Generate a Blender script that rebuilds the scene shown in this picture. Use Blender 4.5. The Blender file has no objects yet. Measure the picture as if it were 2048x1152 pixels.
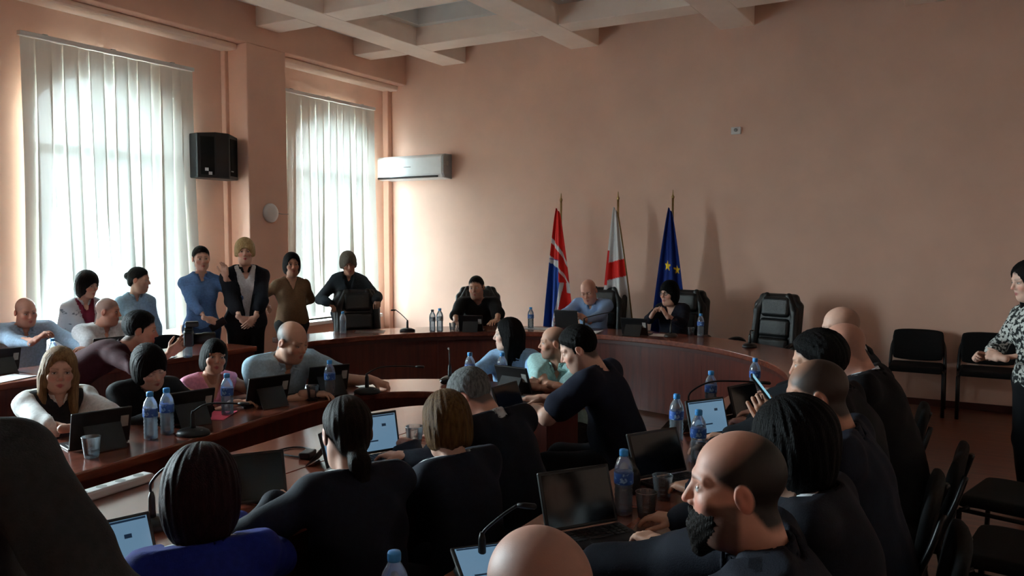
import bpy, bmesh, math, random
import numpy as np
from mathutils import Vector, Matrix

random.seed(7)
D = bpy.data
SC = bpy.context.scene
COL = SC.collection
PI = math.pi
R = math.radians

# ------------------------------------------------------------------ camera, sky, exposure
cam_data = D.cameras.new('camera')
cam_data.sensor_width = 36.0
cam_data.lens = 36.0 * 1610.0 / 2048.0
cam_data.clip_start = 0.05
cam = D.objects.new('camera', cam_data)
cam.location = (0, 0, 1.70)
cam.rotation_euler = (R(90 - 3.46), 0, R(29.88))
COL.objects.link(cam)
SC.camera = cam

SC.view_settings.view_transform = 'Standard'
SC.view_settings.look = 'None'
SC.view_settings.gamma = 1.0
SC.view_settings.use_curve_mapping = False
SC.view_settings.exposure = 0.52
SC.cycles.max_bounces = 10
SC.cycles.diffuse_bounces = 6
SC.cycles.transparent_max_bounces = 16
SC.cycles.caustics_reflective = False
SC.cycles.caustics_refractive = False
SC.cycles.sample_clamp_indirect = 6.0

SKY = 66.0
world = D.worlds.new('sky')
SC.world = world
world.use_nodes = True
wt = world.node_tree
for n in list(wt.nodes):
    wt.nodes.remove(n)
w_out = wt.nodes.new('ShaderNodeOutputWorld')
w_bg = wt.nodes.new('ShaderNodeBackground')
w_bg.inputs['Strength'].default_value = SKY
w_co = wt.nodes.new('ShaderNodeTexCoord')
w_sep = wt.nodes.new('ShaderNodeSeparateXYZ')
w_ramp = wt.nodes.new('ShaderNodeValToRGB')
w_ramp.color_ramp.elements[0].position = 0.0
w_ramp.color_ramp.elements[0].color = (0.86, 0.95, 1.0, 1)
w_ramp.color_ramp.elements[1].position = 0.9
w_ramp.color_ramp.elements[1].color = (0.76, 0.90, 1.0, 1)
wt.links.new(w_co.outputs['Generated'], w_sep.inputs[0])
wt.links.new(w_sep.outputs['Z'], w_ramp.inputs[0])
wt.links.new(w_ramp.outputs[0], w_bg.inputs['Color'])
wt.links.new(w_bg.outputs[0], w_out.inputs[0])

# the window openings of the left wall: centre along y, half width, sill, spring of the arch
WINX = -7.36
WINDOWS = [(8.10, 0.76), (4.93, 0.74), (1.76, 0.74)]
SILL, SPRING, RISE = 0.66, 2.78, 0.56
for i, (yc, hw) in enumerate(WINDOWS):
    l = D.lights.new('window_portal', 'AREA')
    l.shape = 'RECTANGLE'
    l.size = 2 * hw + 0.1
    l.size_y = 2.9
    l.cycles.is_portal = True
    o = D.objects.new('window_portal', l)
    o.location = (WINX - 0.34, yc, 2.0)
    o.rotation_euler = (R(90), 0, R(-90))
    COL.objects.link(o)

# ------------------------------------------------------------------ materials
def lin(c):
    out = []
    for v in c[:3]:
        v = v / 255.0
        out.append(v / 12.92 if v <= 0.04045 else ((v + 0.055) / 1.055) ** 2.4)
    return tuple(out)

def newmat(name):
    m = D.materials.new(name)
    m.use_nodes = True
    nt = m.node_tree
    b = nt.nodes['Principled BSDF']
    return m, nt, b

def mat(name, rgb, rough=0.6, spec=0.4, metal=0.0, scale=30.0, vary=0.12, bump=0.0, bscale=None, coat=0.0,
        stretch=(1, 1, 1), emit=None, attr=False, rgb2=None, sharp=None):
    m, nt, b = newmat(name)
    L = nt.links.new
    tc = nt.nodes.new('ShaderNodeTexCoord')
    mp = nt.nodes.new('ShaderNodeMapping')
    mp.inputs['Scale'].default_value = stretch
    L(tc.outputs['Object'], mp.inputs[0])
    nz = nt.nodes.new('ShaderNodeTexNoise')
    nz.inputs['Scale'].default_value = scale
    nz.inputs['Detail'].default_value = 4.0
    L(mp.outputs[0], nz.inputs['Vector'])
    base = lin(rgb)
    rp = nt.nodes.new('ShaderNodeValToRGB')
    c2 = lin(rgb2) if rgb2 else base
    lo = 0.3 if sharp is None else sharp
    hi = 0.7 if sharp is None else sharp + 0.06
    rp.color_ramp.elements[0].position = lo
    rp.color_ramp.elements[1].position = hi
    k = 1 - vary if not rgb2 else 1
    k2 = 1 + vary if not rgb2 else 1
    rp.color_ramp.elements[0].color = tuple(min(1, v * k) for v in base) + (1,)
    rp.color_ramp.elements[1].color = tuple(min(1, v * k2) for v in c2) + (1,)
    L(nz.outputs[0], rp.inputs[0])
    if attr:
        at = nt.nodes.new('ShaderNodeAttribute')
        at.attribute_name = 'Col'
        rp.color_ramp.elements[0].color = (1 - vary,) * 3 + (1,)
        rp.color_ramp.elements[1].color = (1 + 0 * vary,) * 3 + (1,)
        mx = nt.nodes.new('ShaderNodeMix')
        mx.data_type = 'RGBA'
        mx.blend_type = 'MULTIPLY'
        mx.inputs[0].default_value = 1.0
        L(at.outputs['Color'], mx.inputs[6])
        L(rp.outputs[0], mx.inputs[7])
        L(mx.outputs[2], b.inputs['Base Color'])
    else:
        L(rp.outputs[0], b.inputs['Base Color'])
    b.inputs['Roughness'].default_value = rough
    b.inputs['Specular IOR Level'].default_value = spec
    b.inputs['Metallic'].default_value = metal
    b.inputs['Coat Weight'].default_value = coat
    b.inputs['Coat Roughness'].default_value = 0.12
    if bump > 0:
        bp = nt.nodes.new('ShaderNodeBump')
        bp.inputs['Strength'].default_value = bump
        bp.inputs['Distance'].default_value = 0.01
        n2 = nt.nodes.new('ShaderNodeTexNoise')
        n2.inputs['Scale'].default_value = bscale or scale * 3
        n2.inputs['Detail'].default_value = 3.0
        L(mp.outputs[0], n2.inputs['Vector'])
        L(n2.outputs[0], bp.inputs['Height'])
        L(bp.outputs[0], b.inputs['Normal'])
    if emit:
        b.inputs['Emission Color'].default_value = lin(emit[0]) + (1,)
        b.inputs['Emission Strength'].default_value = emit[1]
    return m

def wood(name, dark, light, rough=0.3, axis=1, coat=0.25, scale=3.0):
    m, nt, b = newmat(name)
    L = nt.links.new
    tc = nt.nodes.new('ShaderNodeTexCoord')
    mp = nt.nodes.new('ShaderNodeMapping')
    s = [9.0, 9.0, 9.0]
    s[axis] = 0.6
    mp.inputs['Scale'].default_value = s
    L(tc.outputs['Object'], mp.inputs[0])
    nz = nt.nodes.new('ShaderNodeTexNoise')
    nz.inputs['Scale'].default_value = scale
    nz.inputs['Detail'].default_value = 6.0
    nz.inputs['Distortion'].default_value = 0.6
    L(mp.outputs[0], nz.inputs['Vector'])
    rp = nt.nodes.new('ShaderNodeValToRGB')
    rp.color_ramp.elements[0].position = 0.32
    rp.color_ramp.elements[1].position = 0.68
    rp.color_ramp.elements[0].color = lin(dark) + (1,)
    rp.color_ramp.elements[1].color = lin(light) + (1,)
    L(nz.outputs[0], rp.inputs[0])
    L(rp.outputs[0], b.inputs['Base Color'])
    b.inputs['Roughness'].default_value = rough
    b.inputs['Specular IOR Level'].default_value = 0.5
    b.inputs['Coat Weight'].default_value = coat
    b.inputs['Coat Roughness'].default_value = 0.15
    return m

def clear(name, tint=(235, 243, 248), refl=1.0, painted_glint=0.0):
    """thin clear plastic or glass: mostly see-through, with a sheen that grows at the rim"""
    m, nt, b = newmat(name)
    nt.nodes.remove(b)
    out = nt.nodes['Material Output']
    L = nt.links.new
    tr = nt.nodes.new('ShaderNodeBsdfTransparent')
    tr.inputs[0].default_value = lin(tint) + (1,)
    gl = nt.nodes.new('ShaderNodeBsdfGlossy')
    gl.inputs['Roughness'].default_value = 0.06
    lw = nt.nodes.new('ShaderNodeLayerWeight')
    lw.inputs[0].default_value = 0.42
    mu = nt.nodes.new('ShaderNodeMath')
    mu.operation = 'MULTIPLY'
    mu.inputs[1].default_value = refl
    L(lw.outputs['Fresnel'], mu.inputs[0])
    nz = nt.nodes.new('ShaderNodeTexNoise')
    nz.inputs['Scale'].default_value = 60
    bp = nt.nodes.new('ShaderNodeBump')
    bp.inputs['Strength'].default_value = 0.1
    L(nz.outputs[0], bp.inputs['Height'])
    L(bp.outputs[0], gl.inputs['Normal'])
    mx = nt.nodes.new('ShaderNodeMixShader')
    L(mu.outputs[0], mx.inputs[0])
    L(tr.outputs[0], mx.inputs[1])
    L(gl.outputs[0], mx.inputs[2])
    last = mx
    if painted_glint > 0:      # pale diffuse colour mixed in to stand for bright refraction highlights
        df = nt.nodes.new('ShaderNodeBsdfTranslucent')
        df.inputs[0].default_value = (0.80, 0.88, 0.95, 1)
        d2 = nt.nodes.new('ShaderNodeBsdfDiffuse')
        d2.inputs[0].default_value = (0.80, 0.88, 0.95, 1)
        ma = nt.nodes.new('ShaderNodeMixShader')
        ma.inputs[0].default_value = 0.5
        L(df.outputs[0], ma.inputs[1])
        L(d2.outputs[0], ma.inputs[2])
        last = nt.nodes.new('ShaderNodeMixShader')
        last.inputs[0].default_value = painted_glint
        L(mx.outputs[0], last.inputs[1])
        L(ma.outputs[0], last.inputs[2])
    L(last.outputs[0], out.inputs[0])
    return m

def fabric_sheer(name, rgb):
    m, nt, b = newmat(name)
    nt.nodes.remove(b)
    out = nt.nodes['Material Output']
    L = nt.links.new
    nz = nt.nodes.new('ShaderNodeTexNoise')
    nz.inputs['Scale'].default_value = 40
    tc = nt.nodes.new('ShaderNodeTexCoord')
    mp = nt.nodes.new('ShaderNodeMapping')
    mp.inputs['Scale'].default_value = (1, 1, 0.1)
    L(tc.outputs['Object'], mp.inputs[0])
    L(mp.outputs[0], nz.inputs['Vector'])
    rp = nt.nodes.new('ShaderNodeValToRGB')
    c = lin(rgb)
    rp.color_ramp.elements[0].color = tuple(v * 0.9 for v in c) + (1,)
    rp.color_ramp.elements[1].color = c + (1,)
    L(nz.outputs[0], rp.inputs[0])
    df = nt.nodes.new('ShaderNodeBsdfDiffuse')
    tl = nt.nodes.new('ShaderNodeBsdfTranslucent')
    tp = nt.nodes.new('ShaderNodeBsdfTransparent')
    L(rp.outputs[0], df.inputs[0])
    L(rp.outputs[0], tl.inputs[0])
    m1 = nt.nodes.new('ShaderNodeMixShader')
    m1.inputs[0].default_value = 0.050
    L(df.outputs[0], m1.inputs[1])
    L(tl.outputs[0], m1.inputs[2])
    m2 = nt.nodes.new('ShaderNodeMixShader')
    m2.inputs[0].default_value = 0.0036
    L(m1.outputs[0], m2.inputs[1])
    L(tp.outputs[0], m2.inputs[2])
    L(m2.outputs[0], out.inputs[0])
    return m

M = {}
M['wall'] = mat('wall_peach', (228, 190, 170), 0.75, 0.25, scale=2.0, vary=0.05, bump=0.04, bscale=60)
M['pilaster'] = mat('pilaster_peach', (224, 184, 164), 0.75, 0.25, scale=2.0, vary=0.05, bump=0.04, bscale=60)
M['beam'] = mat('beam_cream', (250, 234, 221), 0.7, 0.3, scale=3.0, vary=0.04)
M['coffer'] = mat('coffer_white', (228, 228, 226), 0.7, 0.3, scale=3.0, vary=0.04)
M['floor'] = wood('floor_laminate', (82, 44, 32), (112, 62, 45), 0.35, 0, 0.1, 2.0)
M['joint'] = mat('floor_joint', (40, 22, 17), 0.7, 0.2)
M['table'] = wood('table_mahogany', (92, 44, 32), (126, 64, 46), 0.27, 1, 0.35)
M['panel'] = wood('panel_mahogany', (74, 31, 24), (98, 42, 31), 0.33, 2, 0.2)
M['edge'] = mat('edge_band', (66, 30, 25), 0.35, 0.5, scale=8)
M['leather'] = mat('black_leather', (22, 24, 25), 0.38, 0.5, scale=60, vary=0.2, bump=0.25, bscale=160)
M['cloth_black'] = mat('black_upholstery', (17, 17, 18), 0.85, 0.2, scale=120, vary=0.25, bump=0.15, bscale=400)
M['black_plastic'] = mat('black_plastic', (18, 18, 20), 0.42, 0.45, scale=40, vary=0.15)
M['black_metal'] = mat('black_metal', (20, 20, 22), 0.35, 0.5, 0.3, scale=40)
M['chrome'] = mat('brushed_steel', (165, 165, 168), 0.25, 0.5, 1.0, scale=50)
M['white_plastic'] = mat('white_plastic', (226, 228, 228), 0.45, 0.4, scale=10, vary=0.03)
M['grey_plastic'] = mat('grey_plastic', (150, 152, 152), 0.5, 0.4, scale=20, vary=0.05)
M['frame_white'] = mat('window_frame_white', (225, 228, 228), 0.5, 0.4, scale=10, vary=0.04)
M['sheer'] = fabric_sheer('sheer_blind', (246, 246, 238))
M['pane'] = clear('window_glass', (244, 250, 250), 0.5)
M['bottle'] = clear('clear_bottle', (236, 244, 250), 1.3, 0.16)
M['glass'] = clear('clear_tumbler', (246, 249, 250), 1.2, 0.05)
M['water'] = clear('water', (240, 246, 250), 0.9, 0.06)
M['cap_blue'] = mat('cap_blue', (62, 150, 222), 0.4, 0.45, scale=30, vary=0.06)
M['label_blue'] = mat('label_blue', (48, 92, 170), 0.45, 0.4, scale=55, rgb2=(150, 190, 225), sharp=0.58)
M['label_grey'] = mat('label_grey', (120, 130, 140), 0.45, 0.4, scale=55, rgb2=(200, 205, 210), sharp=0.55)
M['paper'] = mat('paper', (226, 228, 230), 0.8, 0.2, scale=20, vary=0.03)
M['pink_paper'] = mat('pink_paper', (232, 92, 120), 0.8, 0.2, scale=20, vary=0.05)
M['brown_paper'] = mat('kraft_card', (150, 110, 84), 0.8, 0.2, scale=20, vary=0.05)
M['screen_on'] = mat('lit_screen', (30, 40, 52), 0.2, 0.5, scale=5, vary=0.05, emit=((150, 198, 236), 0.24))
M['screen_off'] = mat('dark_screen', (8, 9, 11), 0.12, 0.5, scale=5)
M['screen_print'] = mat('screen_print', (20, 40, 60), 0.3, 0.5, emit=((40, 70, 100), 0.15))
M['screen_bar'] = mat('screen_teal_bar', (20, 80, 90), 0.3, 0.5, emit=((24, 96, 106), 0.25))
M['phone_on'] = mat('lit_phone_screen', (60, 90, 110), 0.2, 0.5, emit=((140, 210, 235), 0.5))
M['sticker'] = mat('pale_sticker', (172, 172, 168), 0.6, 0.3, scale=60, vary=0.08)
M['brass'] = mat('brass_pole', (176, 146, 96), 0.3, 0.5, 0.8, scale=40)
M['flagcloth'] = mat('flag_cloth', (255, 255, 255), 0.8, 0.2, scale=80, vary=0.1, attr=True)
M['fringe'] = mat('gold_fringe', (120, 88, 44), 0.8, 0.2, scale=200, vary=0.5)
M['pinewood'] = wood('yellow_wood', (176, 124, 52), (206, 152, 76), 0.4, 0, 0.2)
M['skin'] = mat('skin', (255, 255, 255), 0.52, 0.35, scale=45, vary=0.07, bump=0.06, bscale=500, attr=True)
M['eye'] = mat('eye', (255, 255, 255), 0.3, 0.4, scale=90, vary=0.02, attr=True)
M['ground'] = mat('outdoor_ground', (192, 202, 202), 0.9, 0.1, scale=0.6, vary=0.25)
M['foliage'] = mat('outdoor_foliage', (96, 124, 92), 0.9, 0.1, scale=3, vary=0.35)
M['facade'] = mat('outdoor_facade', (190, 176, 160), 0.9, 0.1, scale=2, vary=0.08)

# ------------------------------------------------------------------ mesh helpers
def setp(o, label=None, cat=None, group=None, kind=None):
    if label: o['label'] = label
    if cat: o['category'] = cat
    if group: o['group'] = group
    if kind: o['kind'] = kind
    return o

def mesh_obj(name, v, f, m=None, parent=None, smooth=False, bevel=0.0, kind=None, label=None):
    me = D.meshes.new(name)
    me.from_pydata([tuple(p) for p in v], [], [tuple(q) for q in f])
    me.update()
    if m: me.materials.append(m)
    if smooth:
        me.polygons.foreach_set('use_smooth', [True] * len(me.polygons))
    o = D.objects.new(name, me)
    COL.objects.link(o)
    if parent: o.parent = parent
    if bevel > 0:
        b = o.modifiers.new('bevel', 'BEVEL')
        b.width = bevel
        b.segments = 2
        b.limit_method = 'ANGLE'
    if kind: o['kind'] = kind
    if label: o['label'] = label
    return o

def np_obj(name, V, F, m, parent=None, col=None):
    """mesh from numpy arrays of vertices and quads, smooth shaded"""
    me = D.meshes.new(name)
    n, k = len(V), len(F)
    me.vertices.add(n)
    me.vertices.foreach_set('co', np.asarray(V, np.float32).ravel())
    me.loops.add(k * 4)
    me.loops.foreach_set('vertex_index', np.asarray(F, np.int32).ravel())
    me.polygons.add(k)
    me.polygons.foreach_set('loop_start', np.arange(0, 4 * k, 4, dtype=np.int32))
    me.polygons.foreach_set('use_smooth', np.ones(k, bool))
    me.update(calc_edges=True)
    if col is not None:
        a = me.color_attributes.new('Col', 'FLOAT_COLOR', 'POINT')
        c4 = np.ones((n, 4), np.float32)
        c4[:, :3] = col
        a.data.foreach_set('color', c4.ravel())
    me.materials.append(m)
    o = D.objects.new(name, me)
    COL.objects.link(o)
    if parent: o.parent = parent
    return o

def thing(name, label, cat, loc=(0, 0, 0), rz=0.0, group=None):
    o = D.objects.new(name, None)
    o.empty_display_size = 0.1
    COL.objects.link(o)
    o.location = loc
    o.rotation_euler = (0, 0, rz)
    return setp(o, label, cat, group)

def copy_tree(o, parent=None):
    c = o.copy()
    COL.objects.link(c)
    c.parent = parent
    for ch in list(o.children):
        copy_tree(ch, c)
    return c

class MB:
    def __init__(s): s.v = []; s.f = []
    def add(s, v, f):
        n = len(s.v)
        s.v += [tuple(p) for p in v]
        s.f += [tuple(i + n for i in q) for q in f]
        return s
    def box(s, c, d, rot=None):
        x, y, z = d[0] / 2, d[1] / 2, d[2] / 2
        v = [Vector(p) for p in ((-x, -y, -z), (x, -y, -z), (x, y, -z), (-x, y, -z), (-x, -y, z), (x, -y, z), (x, y, z), (-x, y, z))]
        if rot is not None: v = [rot @ p for p in v]
        c = Vector(c)
        return s.add([p + c for p in v], [(0, 3, 2, 1), (4, 5, 6, 7), (0, 1, 5, 4), (1, 2, 6, 5), (2, 3, 7, 6), (3, 0, 4, 7)])
    def span(s, a, b):
        return s.box([(p + q) / 2 for p, q in zip(a, b)], [abs(q - p) for p, q in zip(a, b)])
    def lathe(s, prof, c=(0, 0, 0), n=20, rot=None, sx=1.0, sy=1.0):
        v, f = [], []
        c = Vector(c)
        for r, z in prof:
            for i in range(n):
                a = 2 * PI * i / n
                p = Vector((r * math.cos(a) * sx, r * math.sin(a) * sy, z))
                if rot is not None: p = rot @ p
                v.append(p + c)
        for j in range(len(prof) - 1):
            for i in range(n):
                k = (i + 1) % n
                f.append((j * n + i, j * n + k, (j + 1) * n + k, (j + 1) * n + i))
        if prof[0][0] > 1e-6: f.append(tuple(range(n - 1, -1, -1)))
        if prof[-1][0] > 1e-6: f.append(tuple((len(prof) - 1) * n + i for i in range(n)))
        return s.add(v, f)
    def tube(s, pts, r, n=8, flat=1.0):
        pts = [Vector(p) for p in pts]
        rs = r if isinstance(r, (list, tuple)) else [r] * len(pts)
        v, f = [], []
        up = Vector((0, 0, 1))
        prev = None
        for i, p in enumerate(pts):
            t = (pts[min(i + 1, len(pts) - 1)] - pts[max(i - 1, 0)]).normalized()
            if prev is None:
                a = up if abs(t.z) < 0.9 else Vector((1, 0, 0))
                x = t.cross(a).normalized()
            else:
                x = (prev - t * prev.dot(t)).normalized()
            prev = x
            y = t.cross(x)
            for k in range(n):
                an = 2 * PI * k / n
                v.append(p + x * math.cos(an) * rs[i] + y * math.sin(an) * rs[i] * flat)
        for j in range(len(pts) - 1):
            for i in range(n):
                k = (i + 1) % n
                f.append((j * n + i, j * n + k, (j + 1) * n + k, (j + 1) * n + i))
        f.append(tuple(range(n - 1, -1, -1)))
        f.append(tuple((len(pts) - 1) * n + i for i in range(n)))
        return s.add(v, f)
    def strip(s, A, B, z0, z1):
        """closed slab between two polylines A and B of equal length"""
        n = len(A)
        v = [(p[0], p[1], z0) for p in A] + [(p[0], p[1], z0) for p in B] + [(p[0], p[1], z1) for p in A] + [(p[0], p[1], z1) for p in B]
        f = []
        for i in range(n - 1):
            f += [(i, n + i, n + i + 1, i + 1), (2 * n + i, 2 * n + i + 1, 3 * n + i + 1, 3 * n + i),
                  (i, i + 1, 2 * n + i + 1, 2 * n + i), (n + i + 1, n + i, 3 * n + i, 3 * n + i + 1)]
        f += [(0, 2 * n, 3 * n, n), (n - 1, 2 * n - 1, 4 * n - 1, 3 * n - 1)]
        return s.add(v, f)
    def build(s, name, m, parent=None, smooth=False, bevel=0.0, kind=None, label=None):
        return mesh_obj(name, s.v, s.f, m, parent, smooth, bevel, kind, label)

def catmull(pts, n=6):
    P = [Vector(p) for p in pts]
    out = []
    for i in range(len(P) - 1):
        p0, p1, p2, p3 = P[max(i - 1, 0)], P[i], P[i + 1], P[min(i + 2, len(P) - 1)]
        for k in range(n):
            t = k / n
            out.append(0.5 * ((2 * p1) + (p2 - p0) * t + (2 * p0 - 5 * p1 + 4 * p2 - p3) * t * t + (3 * p1 - p0 - 3 * p2 + p3) * t ** 3))
    out.append(P[-1])
    return out

# ------------------------------------------------------------------ signed-distance modelling
def f3(a): return np.asarray(a, np.float32)
def rc(P, a, b, ra, rb):
    a, b = f3(a), f3(b)
    ba = b - a
    pa = P - a
    h = np.clip(pa @ ba / max(float(ba @ ba), 1e-9), 0, 1)
    return np.linalg.norm(pa - h[:, None] * ba, axis=1) - (ra + (rb - ra) * h)
def ell(P, c, r, Rm=None):
    q = P - f3(c)
    if Rm is not None: q = q @ f3(Rm)
    r = f3(r)
    k0 = np.linalg.norm(q / r, axis=1)
    k1 = np.linalg.norm(q / (r * r), axis=1)
    return k0 * (k0 - 1) / np.maximum(k1, 1e-6)
def rbox(P, c, half, rad, Rm=None):
    q = P - f3(c)
    if Rm is not None: q = q @ f3(Rm)
    q = np.abs(q) - (f3(half) - rad)
    return np.linalg.norm(np.maximum(q, 0), axis=1) + np.minimum(q.max(axis=1), 0) - rad
def smin(a, b, k):
    h = np.clip(0.5 + 0.5 * (b - a) / k, 0, 1)
    return b * (1 - h) + a * h - k * h * (1 - h)
def smax(a, b, k): return -smin(-a, -b, k)
def sunion(ds, k):
    d = ds[0]
    for e in ds[1:]: d = smin(d, e, k)
    return d

def wave(P, amp, freq, seed):
    rs = np.random.RandomState(seed)
    d = np.zeros(len(P), np.float32)
    for i in range(5):
        v = rs.normal(size=3)
        v *= freq * (0.7 + 0.9 * rs.rand()) / np.linalg.norm(v)
        d += np.sin(P @ f3(v) + rs.rand() * 6.28)
    return d * amp / 2.2

_OFF = np.array([(i, j, k) for i in range(4) for j in range(4) for k in range(4)])
_CORN = np.array([(0, 0, 0), (1, 0, 0), (0, 1, 0), (1, 1, 0), (0, 0, 1), (1, 0, 1), (0, 1, 1), (1, 1, 1)])
_EDG = [(0, 1), (2, 3), (4, 5), (6, 7), (0, 2), (1, 3), (4, 6), (5, 7), (0, 4), (1, 5), (2, 6), (3, 7)]
def sdf_mesh(f, lo, hi, h):
    lo = np.array(lo, np.float32) - 2 * h
    hi = np.array(hi, np.float32) + 2 * h
    nb = np.maximum(np.ceil((hi - lo) / (4 * h)).astype(int), 1)
    g = np.stack(np.meshgrid(*[np.arange(n) for n in nb], indexing='ij'), -1).reshape(-1, 3)
    cc = (lo + (g * 4 + 1.5) * h).astype(np.float32)
    d = f(cc)
    V = np.repeat(np.repeat(np.repeat(d.reshape(nb), 4, 0), 4, 1), 4, 2).astype(np.float32)
    sel = g[np.abs(d) < 4 * h * 1.55]
    idx = (sel[:, None, :] * 4 + _OFF[None]).reshape(-1, 3)
    if len(idx) == 0: return np.zeros((0, 3)), np.zeros((0, 4), int)
    V[idx[:, 0], idx[:, 1], idx[:, 2]] = f((lo + idx * h).astype(np.float32))
    V[0] = V[-1] = np.maximum(V[0], 1e-3); V[-1] = np.maximum(V[-1], 1e-3)
    V[:, 0] = np.maximum(V[:, 0], 1e-3); V[:, -1] = np.maximum(V[:, -1], 1e-3)
    V[:, :, 0] = np.maximum(V[:, :, 0], 1e-3); V[:, :, -1] = np.maximum(V[:, :, -1], 1e-3)
    S = V < 0
    n = np.array(V.shape)
    cnt = np.zeros(n - 1, np.int8)
    for c in _CORN:
        cnt += S[c[0]:n[0] - 1 + c[0], c[1]:n[1] - 1 + c[1], c[2]:n[2] - 1 + c[2]]
    act = np.argwhere((cnt > 0) & (cnt < 8))
    cv = np.stack([V[act[:, 0] + c[0], act[:, 1] + c[1], act[:, 2] + c[2]] for c in _CORN], 1)
    acc = np.zeros((len(act), 3), np.float32)
    num = np.zeros(len(act), np.float32)
    for a, b in _EDG:
        va, vb = cv[:, a], cv[:, b]
        m = (va < 0) != (vb < 0)
        t = np.where(m, va / np.where(m, va - vb, 1), 0)
        acc += m[:, None] * (_CORN[a] + t[:, None] * (_CORN[b] - _CORN[a]))
        num += m
    P = (lo + (act + acc / np.maximum(num, 1)[:, None]) * h).astype(np.float32)
    ix = -np.ones(n - 1, np.int32)
    ix[act[:, 0], act[:, 1], act[:, 2]] = np.arange(len(act))
    F = []
    for ax in range(3):
        o1, o2 = (ax + 1) % 3, (ax + 2) % 3
        sl = [slice(None)] * 3; sl2 = [slice(None)] * 3
        sl[ax] = slice(0, -1); sl2[ax] = slice(1, None)
        A, B = S[tuple(sl)], S[tuple(sl2)]
        e = np.argwhere(A != B)
        e = e[(e[:, o1] > 0) & (e[:, o2] > 0) & (e[:, o1] < n[o1] - 1) & (e[:, o2] < n[o2] - 1)]
        if len(e) == 0: continue
        q = []
        for u, w in ((1, 1), (0, 1), (0, 0), (1, 0)):
            c = e.copy(); c[:, o1] -= u; c[:, o2] -= w
            q.append(ix[c[:, 0], c[:, 1], c[:, 2]])
        q = np.stack(q, 1)
        fl = ~A[e[:, 0], e[:, 1], e[:, 2]]
        q[fl] = q[fl][:, ::-1]
        F.append(q)
    F = np.concatenate(F)
    F = F[(F >= 0).all(1)]
    ep = h * 0.5
    d0 = f(P)
    G = np.stack([f(P + f3(v) * ep) - d0 for v in np.eye(3)], 1) / ep
    g2 = np.maximum((G * G).sum(1), 0.25)
    st = np.clip(d0 / g2, -h * 0.6, h * 0.6)
    P = P - G * st[:, None]
    return P, F
# ------------------------------------------------------------------ the room
YB, XR, YN, ZC = 9.20, 3.2, -5.6, 4.46
XP = -7.0
def struct(name, mb, m, bevel=0.0, parent=None, smooth=False):
    o = mb.build(name, m, parent, smooth, bevel)
    if parent is None: o['kind'] = 'structure'
    return o

struct('floor', MB().span((-7.8, YN - 0.2, -0.12), (XR + 0.2, YB + 0.2, 0.0)), M['floor'])

struct('wall_back', MB().span((-7.8, YB, -0.1), (XR + 0.2, YB + 0.2, ZC + 0.2)), M['wall'])
struct('wall_right', MB().span((XR, YN, -0.1), (XR + 0.2, YB, ZC + 0.2)), M['wall'])
struct('wall_near', MB().span((-7.8, YN - 0.2, -0.1), (XR + 0.2, YN, ZC + 0.2)), M['wall'])
struct('baseboard_back', MB().span((XP, YB - 0.018, 0.0), (XR, YB, 0.07)), M['edge'], 0.004)
struct('baseboard_right', MB().span((XR - 0.018, YN, 0.0), (XR, YB - 0.018, 0.07)), M['edge'], 0.004)

# left wall with arched openings
def arch_z(y, yc, hw):
    t = max(-1.0, min(1.0, (y - yc) / hw))
    return SPRING + RISE * math.sqrt(max(0.0, 1 - t * t))
wl = MB()
x0, x1 = WINX - 0.36, WINX
prev = YN
for yc, hw in sorted(WINDOWS):
    wl.span((x0, prev, -0.1), (x1, yc - hw, ZC + 0.2))
    wl.span((x0, yc - hw, -0.1), (x1, yc + hw, SILL))
    n = 24
    ys = [yc - hw * math.cos(PI * i / n) for i in range(n + 1)]
    A = [(q, arch_z(q, yc, hw)) for q in ys]
    v = []
    for (q, z) in A:
        v += [(x0, q, z), (x1, q, z), (x0, q, ZC + 0.2), (x1, q, ZC + 0.2)]
    f = []
    for i in range(n):
        a, b = 4 * i, 4 * (i + 1)
        f += [(a, a + 1, b + 1, b), (a + 1, a + 3, b + 3, b + 1), (a, b, b + 2, a + 2)]
    wl.add(v, f)
    prev = yc + hw
wl.span((x0, prev, -0.1), (x1, YB, ZC + 0.2))
struct('wall_left', wl, M['wall'])

k = 0
def trim(mb, m, bevel=0.0):
    global k
    k += 1
    return struct('trim_%d' % k, mb, m, bevel)
for y0, y1 in ((6.33, 6.91), (3.05, 3.63), (-0.12, 0.46)):
    trim(MB().span((WINX, y0, 0), (XP, y1, 3.86)), M['pilaster'], 0.012)
    trim(MB().span((WINX, y0 - 0.05, 0), (WINX + 0.07, y1 + 0.05, 3.86)), M['pilaster'], 0.01)
trim(MB().span((WINX, YN, 3.86), (XP, YB, ZC)), M['pilaster'], 0.01)
for y0, y1 in ((6.91, YB), (3.63, 6.33), (0.46, 3.05)):
    trim(MB().span((WINX, y0, 3.79), (WINX + 0.22, y1, 3.86)), M['beam'], 0.02)
trim(MB().span((WINX, YB - 0.09, 0), (WINX + 0.10, YB, 3.86)), M['pilaster'], 0.012)

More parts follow.
